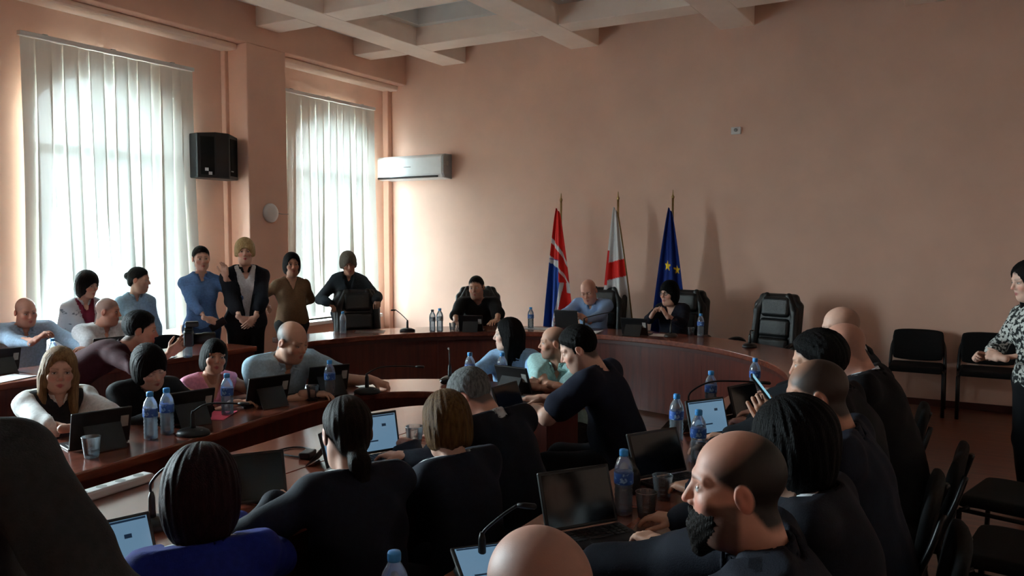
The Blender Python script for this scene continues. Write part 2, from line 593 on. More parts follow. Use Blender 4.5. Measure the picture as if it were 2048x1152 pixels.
# ceiling: slab, beams one way, cross pieces the other way, ledges in the coffers
struct('ceiling', MB().span((-7.8, YN - 0.2, ZC), (XR + 0.2, YB + 0.2, ZC + 0.2)), M['coffer'])
XA = [-6.19, -4.25, -2.38, -0.50, 1.38, 3.0]
YBm = [8.26, 6.64, 5.0, 3.37, 1.74, 0.11, -1.52, -3.1]
HB = 0.19
for xa in XA:
    trim(MB().span((xa - HB, YN, 4.06), (xa + HB, YB, ZC)), M['beam'], 0.008)
xs = [XP] + XA
for yb in YBm:
    for i in range(len(XA)):
        a = XP if i == 0 else XA[i - 1] + HB
        b = XA[i] - HB
        if b - a > 0.05:
            trim(MB().span((a, yb - HB * 0.9, 4.06), (b, yb + HB * 0.9, ZC)), M['beam'], 0.008)
ys = [YB + HB] + YBm
for j in range(len(YBm)):
    y1 = ys[j] - HB * 0.9
    y0 = ys[j + 1] + HB * 0.9
    for i in range(len(XA)):
        a = XP if i == 0 else XA[i - 1] + HB
        b = XA[i] - HB
        if b - a < 0.4 or y1 - y0 < 0.5: continue
        mb = MB()
        w = 0.10
        mb.span((a, y0, 4.28), (b, y0 + w, ZC)).span((a, y1 - w, 4.28), (b, y1, ZC))
        mb.span((a, y0 + w, 4.28), (a + w, y1 - w, ZC)).span((b - w, y0 + w, 4.28), (b, y1 - w, ZC))
        trim(mb, M['coffer'], 0.0)

# windows: frame, mullion, transoms and panes
for i, (yc, hw) in enumerate(WINDOWS):
    w = MB()
    xf0, xf1 = WINX - 0.24, WINX - 0.18
    n = 20
    outer = [(yc - hw, SILL)] + [(yc - hw * math.cos(PI * q / n), arch_z(yc - hw * math.cos(PI * q / n), yc, hw)) for q in range(n + 1)] + [(yc + hw, SILL)]
    cz = 2.0
    inner = [(yc + (p - yc) * (1 - 0.07 / hw), cz + (z - cz) * 0.955) for p, z in outer]
    N = len(outer)
    v = []
    for (p, z), (q, zz) in zip(outer, inner):
        v += [(xf0, p, z), (xf1, p, z), (xf0, q, zz), (xf1, q, zz)]
    f = []
    for j in range(N):
        a, b = 4 * j, 4 * ((j + 1) % N)
        f += [(a, b, b + 1, a + 1), (a + 1, b + 1, b + 3, a + 3), (a + 3, b + 3, b + 2, a + 2), (a + 2, b + 2, b, a)]
    w.add(v, f)
    wo = w.build('window_%d' % (i + 1), M['frame_white'])
    wo['kind'] = 'structure'
    MB().span((xf0 + 0.005, yc - 0.035, SILL + 0.05), (xf1 + 0.01, yc + 0.035, SPRING + RISE - 0.08)).build('mullion', M['frame_white'], wo)
    for tz in (2.55,):
        for s in (-1, 1):
            a, b = sorted((yc + s * 0.035, yc + s * (hw - 0.06)))
            MB().span((xf0 + 0.005, a, tz - 0.04), (xf1 + 0.01, b, tz + 0.04)).build('transom', M['frame_white'], wo)
    for s in (-1, 1):
        a, b = sorted((yc + s * 0.035, yc + s * (hw - 0.05)))
        MB().span((xf0 + 0.025, a, SILL + 0.04), (xf0 + 0.031, b, 2.51)).build('pane', M['pane'], wo)
        m2 = MB()
        q = [yc + s * (0.035 + (hw - 0.095) * t / 8) for t in range(9)]
        vv, ff = [], []
        for p in q:
            zt = cz + (arch_z(p, yc, hw) - cz) * 0.97
            vv += [(xf0 + 0.025, p, 2.59), (xf0 + 0.031, p, 2.59), (xf0 + 0.025, p, zt), (xf0 + 0.031, p, zt)]
        for j in range(8):
            a, b = 4 * j, 4 * (j + 1)
            ff += [(a, b, b + 2, a + 2), (a + 1, a + 3, b + 3, b + 1)]
        m2.add(vv, ff).build('pane', M['pane'], wo)
    MB().span((WINX - 0.18, yc - hw - 0.05, SILL - 0.05), (WINX + 0.14, yc + hw + 0.05, SILL)).build('window_sill', M['frame_white'], wo, bevel=0.008)

# vertical blinds before the two windows in view
def vertical_blind(yc, label, seed, n=14, w=1.76):
    rnd = random.Random(seed)
    t = thing('vertical_blind', label, 'blind', (WINX + 0.10, yc, 0))
    MB().span((-0.028, -w / 2 - 0.02, 3.475), (0.028, w / 2 + 0.02, 3.515)).build('head_rail', M['white_plastic'], t, bevel=0.004)
    for s in (-0.75, 0.0, 0.75):
        MB().span((-0.10, s * w / 2 - 0.02, 3.50), (0.0, s * w / 2 + 0.02, 3.53)).build('bracket', M['grey_plastic'], t)
    for i in range(n):
        y0 = -w / 2 + w * (i + 0.5) / n
        a0 = rnd.uniform(-0.04, 0.08)
        a1 = a0 + rnd.uniform(-0.8, 0.8)
        drift = rnd.uniform(-0.07, 0.07)
        hw = 0.070
        zb = rnd.uniform(0.72, 0.80)
        vv, ff = [], []
        K, C = 22, 4
        for kz in range(K + 1):
            u = kz / K
            z = 3.47 + (zb - 3.47) * u
            an = a0 + (a1 - a0) * u ** 2.5 + 0.05 * math.sin(3 * u + i) * u
            cy = y0 + drift * u * u + 0.012 * math.sin(5 * u + i * 1.3) * u
            for c in range(C + 1):
                q = (c / C - 0.5) * 2 * hw
                bow = 0.004 * (1 - (2 * c / C - 1) ** 2)
                px = 0.007 * ((i % 2) * 2 - 1) + q * math.sin(an) + bow * math.cos(an)
                py = cy + q * math.cos(an) - bow * math.sin(an)
                vv.append((px, py, z))
        W = C + 1
        for kz in range(K):
            for c in range(C):
                a = kz * W + c
                b = a + W
                ff.append((a, b, b + 1, a + 1))
        mesh_obj('slat', vv, ff, M['sheer'], t, True)
    return t
vertical_blind(4.93, 'sheer cream vertical blind over the arched window behind the speaker', 3)
vertical_blind(7.92, 'sheer cream vertical blind over the arched window beside the air conditioner', 11, 14, 1.74)

# outdoors, dimly made out through the sheer slats
struct('ground', MB().span((-40, -25, -0.9), (-7.9, 35, -0.8)), M['ground'])

# ------------------------------------------------------------------ tables
TZ = 0.75
def top_strip(A, B, name, parent, m, th=0.045):
    MB().strip(A, B, TZ - th, TZ).build(name, m, parent, bevel=0.006)

def arc(c, r, a0, a1, n):
    return [(c[0] + r * math.cos(R(a0 + (a1 - a0) * i / n)), c[1] + r * math.sin(R(a0 + (a1 - a0) * i / n))) for i in range(n + 1)]

# presidium
PC = (-3.2, 5.2)
t = thing('presidium_desk', 'long curved dark red wood desk in front of the three flags', 'desk', (PC[0], PC[1], 0))
c0 = (0, 0)
A, B = arc(c0, 2.17, 6, 172, 64), arc(c0, 2.72, 6, 172, 64)
MB().strip(B, A, TZ - 0.05, TZ).build('worktop', M['table'], t, bevel=0.008)
MB().strip(arc(c0, 2.205, 6, 172, 64), arc(c0, 2.19, 6, 172, 64), TZ - 0.085, TZ - 0.05).build('edge_rail', M['edge'], t)
segs = 9
for i in range(segs):
    a0 = 6.3 + (171.7 - 6.3) * i / segs + 0.02
    a1 = 6.3 + (171.7 - 6.3) * (i + 1) / segs - 0.02
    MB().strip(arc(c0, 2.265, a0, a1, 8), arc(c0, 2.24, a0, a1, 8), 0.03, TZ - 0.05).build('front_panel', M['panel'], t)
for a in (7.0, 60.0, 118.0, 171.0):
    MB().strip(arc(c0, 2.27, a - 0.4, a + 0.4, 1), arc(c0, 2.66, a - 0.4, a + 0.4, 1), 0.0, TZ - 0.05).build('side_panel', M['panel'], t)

# ring table on the left, curving round at the far end
inn = [(-3.10, 0.85), (-3.14, 1.93), (-3.215, 2.63), (-3.285, 3.16), (-3.305, 3.49), (-3.265, 3.72), (-3.17, 3.90), (-2.956, 4.05), (-2.70, 4.10), (-2.42, 4.09), (-2.12, 4.02)]
out = [(-3.72, 0.85), (-3.75, 1.93), (-3.81, 2.63), (-3.87, 3.16), (-3.86, 3.60), (-3.73, 3.95), (-3.48, 4.25), (-3.13, 4.48), (-2.76, 4.58), (-2.40, 4.57), (-2.06, 4.50)]
ci = [tuple(p) for p in catmull([(x, y, 0) for x, y in inn], 5)]
co = [tuple(p) for p in catmull([(x, y, 0) for x, y in out], 5)]
def inset(A, B, s): return [(a[0] + (b[0] - a[0]) * s, a[1] + (b[1] - a[1]) * s) for a, b in zip(A, B)]
t = thing('ring_table', 'long red wood table curving round behind the central table', 'table', (0, 0, 0))
MB().strip(co, ci, TZ - 0.045, TZ).build('worktop', M['table'], t, bevel=0.008)
cuts = [0, 5, 10, 15, 22, 29, 36, 43, 50]
for a, b in zip(cuts[:-1], cuts[1:]):
    P = inset(ci, co, 0.12)[a:b + 1]
    Q = inset(ci, co, 0.155)[a:b + 1]
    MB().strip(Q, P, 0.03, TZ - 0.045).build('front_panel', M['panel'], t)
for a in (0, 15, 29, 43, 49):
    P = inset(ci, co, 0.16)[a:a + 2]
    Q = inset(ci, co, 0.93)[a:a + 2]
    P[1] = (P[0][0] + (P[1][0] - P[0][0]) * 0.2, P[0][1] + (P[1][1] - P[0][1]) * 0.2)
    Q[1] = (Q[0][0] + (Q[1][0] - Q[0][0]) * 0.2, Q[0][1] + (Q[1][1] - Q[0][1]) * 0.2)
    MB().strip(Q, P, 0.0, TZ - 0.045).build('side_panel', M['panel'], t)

# central double table
lf = [(-2.87, 0.85), (-2.87, 1.78), (-2.86, 2.05), (-2.86, 2.55), (-2.89, 3.05), (-2.87, 3.40), (-2.76, 3.66), (-2.58, 3.80), (-2.405, 3.84)]
cl = [tuple(p) for p in catmull([(x, y, 0) for x, y in lf], 4)]
t = thing('central_table', 'wide double red wood table with a lengthwise seam inside the ring table', 'table', (0, 0, 0))
MB().strip(cl, [(-2.403, 0.85 + (3.84 - 0.85) * i / (len(cl) - 1)) for i in range(len(cl))], TZ - 0.045, TZ).build('worktop', M['table'], t, bevel=0.003)
rr = [(-2.397, 3.84), (-2.2, 3.83), (-2.02, 3.74), (-1.955, 3.6), (-1.955, 3.0)]
for ya, yb in ((0.85, 2.0), (2.004, 3.0)):
    MB().span((-2.397, ya, TZ - 0.045), (-1.955, yb - 0.002, TZ)).build('worktop', M['table'], t, bevel=0.003)
cr = [tuple(p) for p in catmull([(x, y, 0) for x, y in rr], 4)]
nn = len(cr)
MB().strip(cr, [(-2.397, 3.838 - (3.838 - 3.0) * i / (nn - 1)) for i in range(nn)], TZ - 0.045, TZ).build('worktop', M['table'], t, bevel=0.003)
MB().strip(inset(cl, [(-2.4, p[1]) for p in cl], 0.2), inset(cl, [(-2.4, p[1]) for p in cl], 0.25), 0.03, TZ - 0.045).build('front_panel', M['panel'], t)
for ya in (0.9, 2.0, 3.0, 3.62):
    MB().span((-2.75, ya - 0.012, 0), (-2.02, ya + 0.012, TZ - 0.045)).build('side_panel', M['panel'], t)

# table units on the right
for i, (ya, yb) in enumerate(((0.62, 1.62), (1.62, 2.655), (2.655, 3.92), (3.92, 5.22))):
    t = thing('conference_table', ['red wood table unit under the lit tablet at the near row end', 'red wood table unit carrying the large bottle and the open dark laptop', 'red wood table unit carrying the lit tablet and three bottles', 'red wood table unit at the far row end beside the curved desk'][i], 'table', (-0.98, (ya + yb) / 2, 0), 0, 'straight row of table units')
    h = (yb - ya) / 2 - 0.002
    MB().span((-0.30, -h, TZ - 0.045), (0.30, h, TZ)).build('worktop', M['table'], t, bevel=0.006)
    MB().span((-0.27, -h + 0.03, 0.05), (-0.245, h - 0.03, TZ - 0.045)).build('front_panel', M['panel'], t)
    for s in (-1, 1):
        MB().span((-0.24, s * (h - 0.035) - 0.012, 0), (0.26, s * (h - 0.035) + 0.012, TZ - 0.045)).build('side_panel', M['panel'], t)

# outer desk by the window
for i, (ya, yb) in enumerate(((1.35, 3.2), (3.204, 5.05))):
    t = thing('straight_desk', ['red wood desk behind the blonde woman in the white blazer', 'red wood desk before the four women standing at the wall'][i], 'desk', (-5.81, (ya + yb) / 2, 0))
    h = (yb - ya) / 2 - 0.001
    MB().span((-0.29, -h, TZ - 0.045), (0.29, h, TZ)).build('worktop', M['table'], t, bevel=0.006)
    MB().span((0.23, -h, 0.03), (0.255, h, TZ - 0.045)).build('front_panel', M['panel'], t)
    for s in (-1, 1):
        MB().span((-0.26, s * (h - 0.03) - 0.012, 0), (0.225, s * (h - 0.03) + 0.012, TZ - 0.045)).build('side_panel', M['panel'], t)

# ------------------------------------------------------------------ chairs
def make_exec():
    """padded leather swivel armchair, facing +y, origin on the floor"""
    t = thing('executive_chair', 'x', 'chair')
    tilt = R(9)
    Rb = np.array([[1, 0, 0], [0, math.cos(tilt), -math.sin(tilt)], [0, math.sin(tilt), math.cos(tilt)]])
    def loc(P):
        return (P - f3((0, -0.23, 0.46))) @ f3(Rb)
    def back(P):
        q = loc(P)
        d = rbox(q, (0, 0, 0.30), (0.265, 0.045, 0.31), 0.045)
        d = smin(d, rbox(q, (0, 0, 0.52), (0.215, 0.05, 0.17), 0.05), 0.05)
        return d
    def bol(P):
        q = loc(P)
        q2 = q.copy(); q2[:, 0] = np.abs(q2[:, 0])
        return smin(rc(q2, (0.215, 0.045, 0.08), (0.20, 0.05, 0.50), 0.045, 0.04), rc(q2, (0.20, 0.05, 0.50), (0.12, 0.04, 0.66), 0.04, 0.035), 0.03)
    V, F = sdf_mesh(back, (-0.3, -0.45, 0.4), (0.3, -0.1, 1.25), 0.014)
    np_obj('backrest', V, F, M['leather'], t)
    V, F = sdf_mesh(bol, (-0.3, -0.45, 0.4), (0.3, 0.0, 1.25), 0.013)
    np_obj('side_bolster', V, F, M['leather'], t)
    V, F = sdf_mesh(lambda P: rbox(loc(P), (0, 0.05, 0.545), (0.155, 0.045, 0.105), 0.04), (-0.2, -0.4, 0.8), (0.2, -0.05, 1.2), 0.012)
    np_obj('headrest', V, F, M['leather'], t)
    V, F = sdf_mesh(lambda P: smin(rbox(loc(P), (0, 0.045, 0.33), (0.165, 0.04, 0.10), 0.04), rbox(loc(P), (0, 0.05, 0.12), (0.165, 0.045, 0.11), 0.04), 0.01), (-0.2, -0.4, 0.4), (0.2, 0.0, 1.0), 0.012)
    np_obj('back_cushion', V, F, M['leather'], t)
    V, F = sdf_mesh(lambda P: smin(rbox(P, (0, 0.02, 0.44), (0.26, 0.25, 0.055), 0.05), rc(P, (-0.21, 0.24, 0.44), (0.21, 0.24, 0.44), 0.055, 0.055), 0.03), (-0.3, -0.3, 0.35), (0.3, 0.35, 0.55), 0.016)
    np_obj('seat', V, F, M['leather'], t)
    for s in (-1, 1):
        MB().tube(catmull([(s * 0.30, -0.20, 0.46), (s * 0.32, -0.22, 0.60), (s * 0.325, -0.10, 0.665), (s * 0.325, 0.12, 0.66), (s * 0.31, 0.18, 0.58), (s * 0.28, 0.10, 0.42)], 5), 0.022, 8).build('armrest', M['black_plastic'], t, True)
    MB().lathe([(0.0, 0.10), (0.03, 0.10), (0.03, 0.28), (0.022, 0.29), (0.022, 0.39), (0.10, 0.395), (0.0, 0.40)], n=14).build('gas_column', M['black_metal'], t, True)
    for i in range(5):
        a = 2 * PI * i / 5
        MB().tube([(0, 0, 0.11), (0.16 * math.cos(a), 0.16 * math.sin(a), 0.105), (0.30 * math.cos(a), 0.30 * math.sin(a), 0.07)], [0.03, 0.026, 0.018], 8).build('base_leg', M['black_plastic'], t, True)
        MB().lathe([(0.0, -0.02), (0.027, -0.02), (0.03, -0.014), (0.03, 0.014), (0.027, 0.02), (0.0, 0.02)], (0.30 * math.cos(a), 0.30 * math.sin(a), 0.030), 12, Matrix.Rotation(a, 3, 'Z') @ Matrix.Rotation(PI / 2, 3, 'X')).build('caster', M['black_plastic'], t, True)
    return t

def make_conf():
    """stackable conference chair with padded seat and back on a black tube frame, facing +y"""
    t = thing('conference_chair', 'x', 'chair')
    def back(P):
        q = P - f3((0, -0.22, 0.64))
        q = np.stack([q[:, 0], q[:, 1] + 0.16 * (q[:, 2]) - 0.35 * q[:, 0] ** 2, q[:, 2]], 1)
        return rbox(q, (0, 0, 0), (0.232, 0.022, 0.155), 0.021) + np.maximum(0, (np.abs(q[:, 0]) / 0.232) ** 4 * (np.abs(q[:, 2]) / 0.155) ** 4 * 0.03)
    V, F = sdf_mesh(back, (-0.26, -0.32, 0.46), (0.26, -0.12, 0.82), 0.013)
    np_obj('backrest', V, F, M['cloth_black'], t)
    def seat(P):
        q = P - f3((0, 0.0, 0.445))
        q = np.stack([q[:, 0], q[:, 1], q[:, 2] + 0.25 * np.maximum(q[:, 1] - 0.1, 0) ** 2 * 4], 1)
        return rbox(q, (0, 0, 0), (0.235, 0.21, 0.028), 0.027)
    V, F = sdf_mesh(seat, (-0.26, -0.24, 0.39), (0.26, 0.24, 0.5), 0.016)
    np_obj('seat', V, F, M['cloth_black'], t)
    for s in (-1, 1):
        MB().tube([(s * 0.245, 0.20, 0.0), (s * 0.245, 0.19, 0.40), (s * 0.235, 0.15, 0.42)], 0.0125, 8, 1.3).build('front_leg', M['black_metal'], t, True)
        MB().tube(catmull([(s * 0.245, -0.26, 0.0), (s * 0.245, -0.19, 0.36), (s * 0.245, -0.18, 0.46), (s * 0.235, -0.235, 0.62), (s * 0.20, -0.265, 0.72)], 4), 0.0125, 8, 1.3).build('rear_leg', M['black_metal'], t, True)
        MB().tube([(s * 0.245, 0.19, 0.405), (s * 0.245, -0.18, 0.405)], 0.011, 8).build('seat_rail', M['black_metal'], t, True)
    MB().tube([(-0.245, -0.18, 0.40), (0.245, -0.18, 0.40)], 0.011, 8).build('cross_bar', M['black_metal'], t, True)
    return t

EXEC, CONF = make_exec(), make_conf()
USED = {'e': False, 'c': False}
def head_of(d): return math.atan2(-d[0], d[1])
def chair(kind, x, y, face, label, group=None, z=0.0):
    proto = EXEC if kind == 'e' else CONF
    if not USED[kind]:
        o = proto
        USED[kind] = True
    else:
        o = copy_tree(proto)
    o.location = (x, y, z)
    o.rotation_euler = (0, 0, head_of(face))
    o['label'] = label
    o['category'] = 'chair'
    if group: o['group'] = group
    elif 'group' in o: del o['group']
    return o

chair('e', -5.72, 6.72, (0.75, -0.55), 'empty black leather armchair in front of the leaning woman in dark grey', 'leather armchairs at the curved desk')
chair('e', -1.82, 8.25, (-0.25, -0.95), 'empty black leather armchair at the bare end of the curved desk', 'leather armchairs at the curved desk')
chair('c', -0.47, 8.83, (0, -1), 'black conference chair at the back wall next to the seated men in suits', 'chairs along the back wall')
chair('c', 0.14, 8.83, (0, -1), 'black conference chair at the back wall beside the woman in the speckled blouse', 'chairs along the back wall')
chair('c', -6.42, 4.86, (1, -0.1), 'black chair standing empty beside the woman in the blue blouse')
chair('c', 0.22, 4.55, (-0.9, 0.25), 'black conference chair pulled back behind the row, near the speckled-blouse woman', 'spare chairs behind the right row')
chair('c', 0.22, 3.75, (-0.95, 0.15), 'black conference chair pulled back behind the row of men in suits', 'spare chairs behind the right row')
# yellow wooden chair back peeking out behind
t = thing('wooden_chair', 'yellow wooden chair by the window behind the photographer', 'chair', (-6.72, 4.72, 0), head_of((1, -0.2)))
V, F = sdf_mesh(lambda P: rbox(P - f3((0, 0, 0)), (0, -0.2, 0.86), (0.2, 0.014, 0.075), 0.012) + 0.6 * np.maximum(0, P[:, 2] - 0.88) * (P[:, 0] / 0.2) ** 2, (-0.22, -0.24, 0.76), (0.22, -0.16, 0.96), 0.01)
np_obj('top_rail', V, F, M['pinewood'], t)
MB().span((-0.21, -0.20, 0.42), (0.21, 0.2, 0.45)).build('seat', M['pinewood'], t, bevel=0.01)
for sx in (-1, 1):
    MB().tube([(sx * 0.18, -0.18, 0), (sx * 0.18, -0.18, 0.44), (sx * 0.17, -0.2, 0.86)], 0.017, 8).build('rear_leg', M['pinewood'], t, True)
    MB().tube([(sx * 0.18, 0.17, 0), (sx * 0.18, 0.17, 0.43)], 0.017, 8).build('front_leg', M['pinewood'], t, True)

# ------------------------------------------------------------------ wall fittings
t = thing('air_conditioner', 'white split air conditioner unit mounted on the back wall', 'air conditioner', (-6.84, YB, 2.69))
prof = [(0.0, 0.17), (-0.17, 0.165), (-0.205, 0.13), (-0.205, -0.10), (-0.17, -0.155), (0.0, -0.17)]
def extr(prof, x0, x1):
    n = len(prof)
    return [(x0, a, b) for a, b in prof] + [(x1, a, b) for a, b in prof], [tuple(range(n)), tuple(range(2 * n - 1, n - 1, -1))] + [(i, i + n, (i + 1) % n + n, (i + 1) % n) for i in range(n)]
MB().add(*extr(prof, -0.60, 0.58)).build('casing', M['white_plastic'], t, bevel=0.012)
MB().add(*extr(prof, 0.582, 0.61)).build('end_cap', M['grey_plastic'], t, bevel=0.01)
MB().box((-0.02, -0.192, -0.132), (1.05, 0.02, 0.03), Matrix.Rotation(R(-35), 3, 'X')).build('air_slot', M['black_plastic'], t)
MB().box((-0.02, -0.206, -0.118), (1.10, 0.006, 0.008), Matrix.Rotation(R(-10), 3, 'X')).build('louvre', M['white_plastic'], t)
MB().span((-0.06, -0.207, 0.0), (0.06, -0.2045, 0.012)).build('logo_mark', M['grey_plastic'], t)
MB().span((0.6101, -0.13, 0.01), (0.612, -0.09, 0.07)).build('rating_sticker', M['sticker'], t)

t = thing('wall_speaker', 'black angular loudspeaker hung high on the wall beside the window', 'speaker', (WINX, 6.02, 2.35))
pl = [(0.06, -0.26), (0.06, 0.26), (0.24, 0.27), (0.345, 0.06), (0.33, -0.10), (0.24, -0.27)]
n = len(pl)
v = [(a, b, 0.0) for a, b in pl] + [(a, b, 0.47 + (0.02 if 0.3 < a else 0)) for a, b in pl]
MB().add(v, [tuple(range(n - 1, -1, -1)), tuple(range(n, 2 * n))] + [(i, (i + 1) % n, (i + 1) % n + n, i + n) for i in range(n)]).build('cabinet', M['black_plastic'], t, bevel=0.012)
MB().box((0.298, 0.16, 0.235), (0.006, 0.17, 0.40), Matrix.Rotation(R(26), 3, 'Z')).build('grille', M['cloth_black'], t)
MB().box((0.295, -0.185, 0.235), (0.006, 0.14, 0.40), Matrix.Rotation(R(-28), 3, 'Z')).build('grille', M['cloth_black'], t)
for p in ((0.298, -0.2, 0.09), (0.312, -0.165, 0.05)):
    MB().box(p, (0.006, 0.035, 0.032), Matrix.Rotation(R(-28), 3, 'Z')).build('sticker', M['paper'], t)
MB().box((0.325, 0.115, 0.085), (0.006, 0.06, 0.012), Matrix.Rotation(R(26), 3, 'Z')).build('logo_mark', M['grey_plastic'], t)
MB().span((0.0, -0.05, 0.15), (0.07, 0.05, 0.32)).build('bracket', M['black_metal'], t)
setp(MB().tube(catmull([(WINX + 0.09, 5.82, 2.36), (WINX + 0.03, 5.87, 2.1), (WINX + 0.012, 5.88, 1.7), (WINX + 0.012, 5.885, 0.6), (WINX + 0.012, 5.885, 0.05)], 5), 0.006, 6).build('speaker_cable', M['white_plastic'], None, True),
     'thin pale cable hanging down the wall below the loudspeaker', 'cable')

t = thing('ceiling_sensor', 'round white disc fixed on the pillar between the windows', 'detector', (XP, 6.63, 2.0))
MB().lathe([(0.11, 0.0), (0.11, 0.018), (0.10, 0.032), (0.06, 0.04), (0.0, 0.042)], n=28, rot=Matrix.Rotation(PI / 2, 3, 'Y')).build('disc', M['white_plastic'], t, True)
MB().tube([(0.004, 0.10, 0.0), (0.004, 0.2, -0.008), (0.004, 0.28, -0.006)], 0.004, 6).build('wire', M['grey_plastic'], t, True)
t.name = 'wall_disc'
t['category'] = 'wall fitting'

t = thing('wall_sensor', 'small pale sensor box high on the bare back wall', 'sensor', (-2.37, YB, 2.92))
MB().span((-0.055, -0.03, -0.04), (0.055, 0, 0.04)).build('box', M['white_plastic'], t, bevel=0.006)
MB().lathe([(0.02, 0), (0.02, 0.012), (0.0, 0.016)], (0, -0.03, 0.005), 14, Matrix.Rotation(PI / 2, 3, 'X')).build('lens', M['grey_plastic'], t, True)

# ------------------------------------------------------------------ flags
def flag(x, y, h, label, paint, seed, lean=0.0, fringe=False, w0=0.05, w1=0.36, topz=None, botz=0.55, skew=0.0):
    t = thing('flag', label, 'flag', (x, y, 0), 0)
    MB().lathe([(0.0, 0), (0.17, 0), (0.17, 0.015), (0.05, 0.04), (0.03, 0.10), (0.0, 0.10)], n=20).build('stand_base', M['brass'], t, True)
    MB().tube([(0, 0, 0.05), (lean * 0.5, 0, h / 2), (lean, 0, h)], 0.0125, 10).build('pole', M['brass'], t, True)
    MB().lathe([(0.0, -0.01), (0.016, 0.0), (0.018, 0.02), (0.008, 0.04), (0.004, 0.09), (0.0, 0.10)], (lean, 0, h), 10).build('finial', M['brass'], t, True)
    topz = topz or h - 0.12
    NU, NV = 90, 150
    V = np.zeros(((NU + 1) * (NV + 1), 3), np.float32)
    C = np.zeros(((NU + 1) * (NV + 1), 3), np.float32)
    rs = np.random.RandomState(seed)
    ph = rs.rand(3) * 6
    n = 0
    for j in range(NV + 1):
        v = j / NV
        z = topz + (botz - topz) * v
        W = w0 + (w1 - w0) * v ** 0.85
        for i in range(NU + 1):
            u = i / NU
            cx = (u - 0.5) * W + lean * z / h + skew * v
            dep = 0.055 * (0.25 + v) * (math.cos(u * 3 * PI + ph[0] + 0.5 * v) + 0.4 * math.cos(u * 7 * PI + ph[1]))
            V[n] = (cx, -0.085 - dep * 0.6, z - 0.05 * math.sin(u * PI) * 0 + (0.06 * (u - 0.3) * (1 - v) * -1))
            C[n] = lin(paint(u, v))
            n += 1
    F = [(j * (NU + 1) + i, j * (NU + 1) + i + 1, (j + 1) * (NU + 1) + i + 1, (j + 1) * (NU + 1) + i) for j in range(NV) for i in range(NU)]
    c = np_obj('flag_cloth', V, np.array(F), M['flagcloth'], t, C)
    so = c.modifiers.new('thick', 'SOLIDIFY')
    so.thickness = 0.003
    if fringe:
        pts = [tuple(V[j * (NU + 1) + NU] + np.array([0.004, 0, 0], np.float32)) for j in range(0, NV + 1, 3)]
        MB().tube(pts, 0.008, 6).build('fringe', M['fringe'], t, True)
    return t

RED, WHT, BLU, EUB, YEL = (206, 38, 34), (216, 216, 216), (28, 66, 150), (18, 42, 112), (240, 200, 40)
def paint_a(u, v):
    if u > 0.56:
        s = v - (u - 0.56) * 0.28
        if s < 0.26: return RED
        if abs(s - 0.30) < 0.022 or abs(s - 0.47) < 0.016: return WHT
        if v < 0.58: return RED
    if v > 0.40 and u < 0.56 and v < 0.58: 
        return BLU if v > 0.43 - 0.0 * u + 0.06 * u else WHT
    if v < 0.40:
        s = v - u * 0.10
        if abs(s - 0.255) < 0.019: return WHT
        if s > 0.375: return WHT
        return RED
    e = (v - 0.58) * 1.6
    b = 0.60 - e * 0.55
    if u < b: return BLU
    if u < b + 0.12: return WHT
    if u > 0.80 and v < 0.66: return WHT
    return RED
def paint_b(u, v):
    s = v - (u - 0.3) * 0.06 * -1
    if 0.44 < s + 0.03 < 0.575: return RED
    if u < 0.12 and 0.33 < v < 0.6: return RED
    a, b = (u - 0.58), (v - 0.80) * 2.2
    if (abs(a) < 0.035 + abs(b) * 0.18 and abs(b) < 0.15) or (abs(b) < 0.03 + abs(a) * 0.2 and abs(a) < 0.15): return RED
    return WHT
def paint_e(u, v):
    for (cu, cv, r) in ((0.42, 0.425, 0.040), (0.83, 0.445, 0.036), (0.55, 0.80, 0.04)):
        dx, dy = (u - cu) * 0.36 * (0.2 + cv), (v - cv) * 1.0
        rr = math.hypot(dx, dy)
        an = math.atan2(dx, -dy)
        k = (an % (2 * PI / 5)) - PI / 5
        lim = r * 0.92 * math.cos(PI / 5) * 0.55 / max(0.2, math.cos(abs(abs(k) - PI / 5) * 0.0 + (PI / 5 - abs(k)) * 1.0 - PI / 3.2 + 0.6))
        lim = r * (0.38 + 0.62 * (abs(k) / (PI / 5)) ** 1.6)
        if rr < lim: return YEL
    return EUB
flag(-4.36, 8.78, 2.16, 'red white and blue striped flag hanging on a brass pole', paint_a, 5, lean=-0.0, w0=0.05, w1=0.44, topz=2.06, skew=0.015)
flag(-3.62, 8.78, 2.16, 'white flag with red crosses and gold fringe on a pole', paint_b, 9, fringe=True, w0=0.04, w1=0.42, topz=2.06, skew=0.03)
flag(-2.96, 8.78, 2.16, 'dark blue flag with yellow stars on a slim pole', paint_e, 12, w0=0.04, w1=0.46, topz=2.04, skew=0.0)
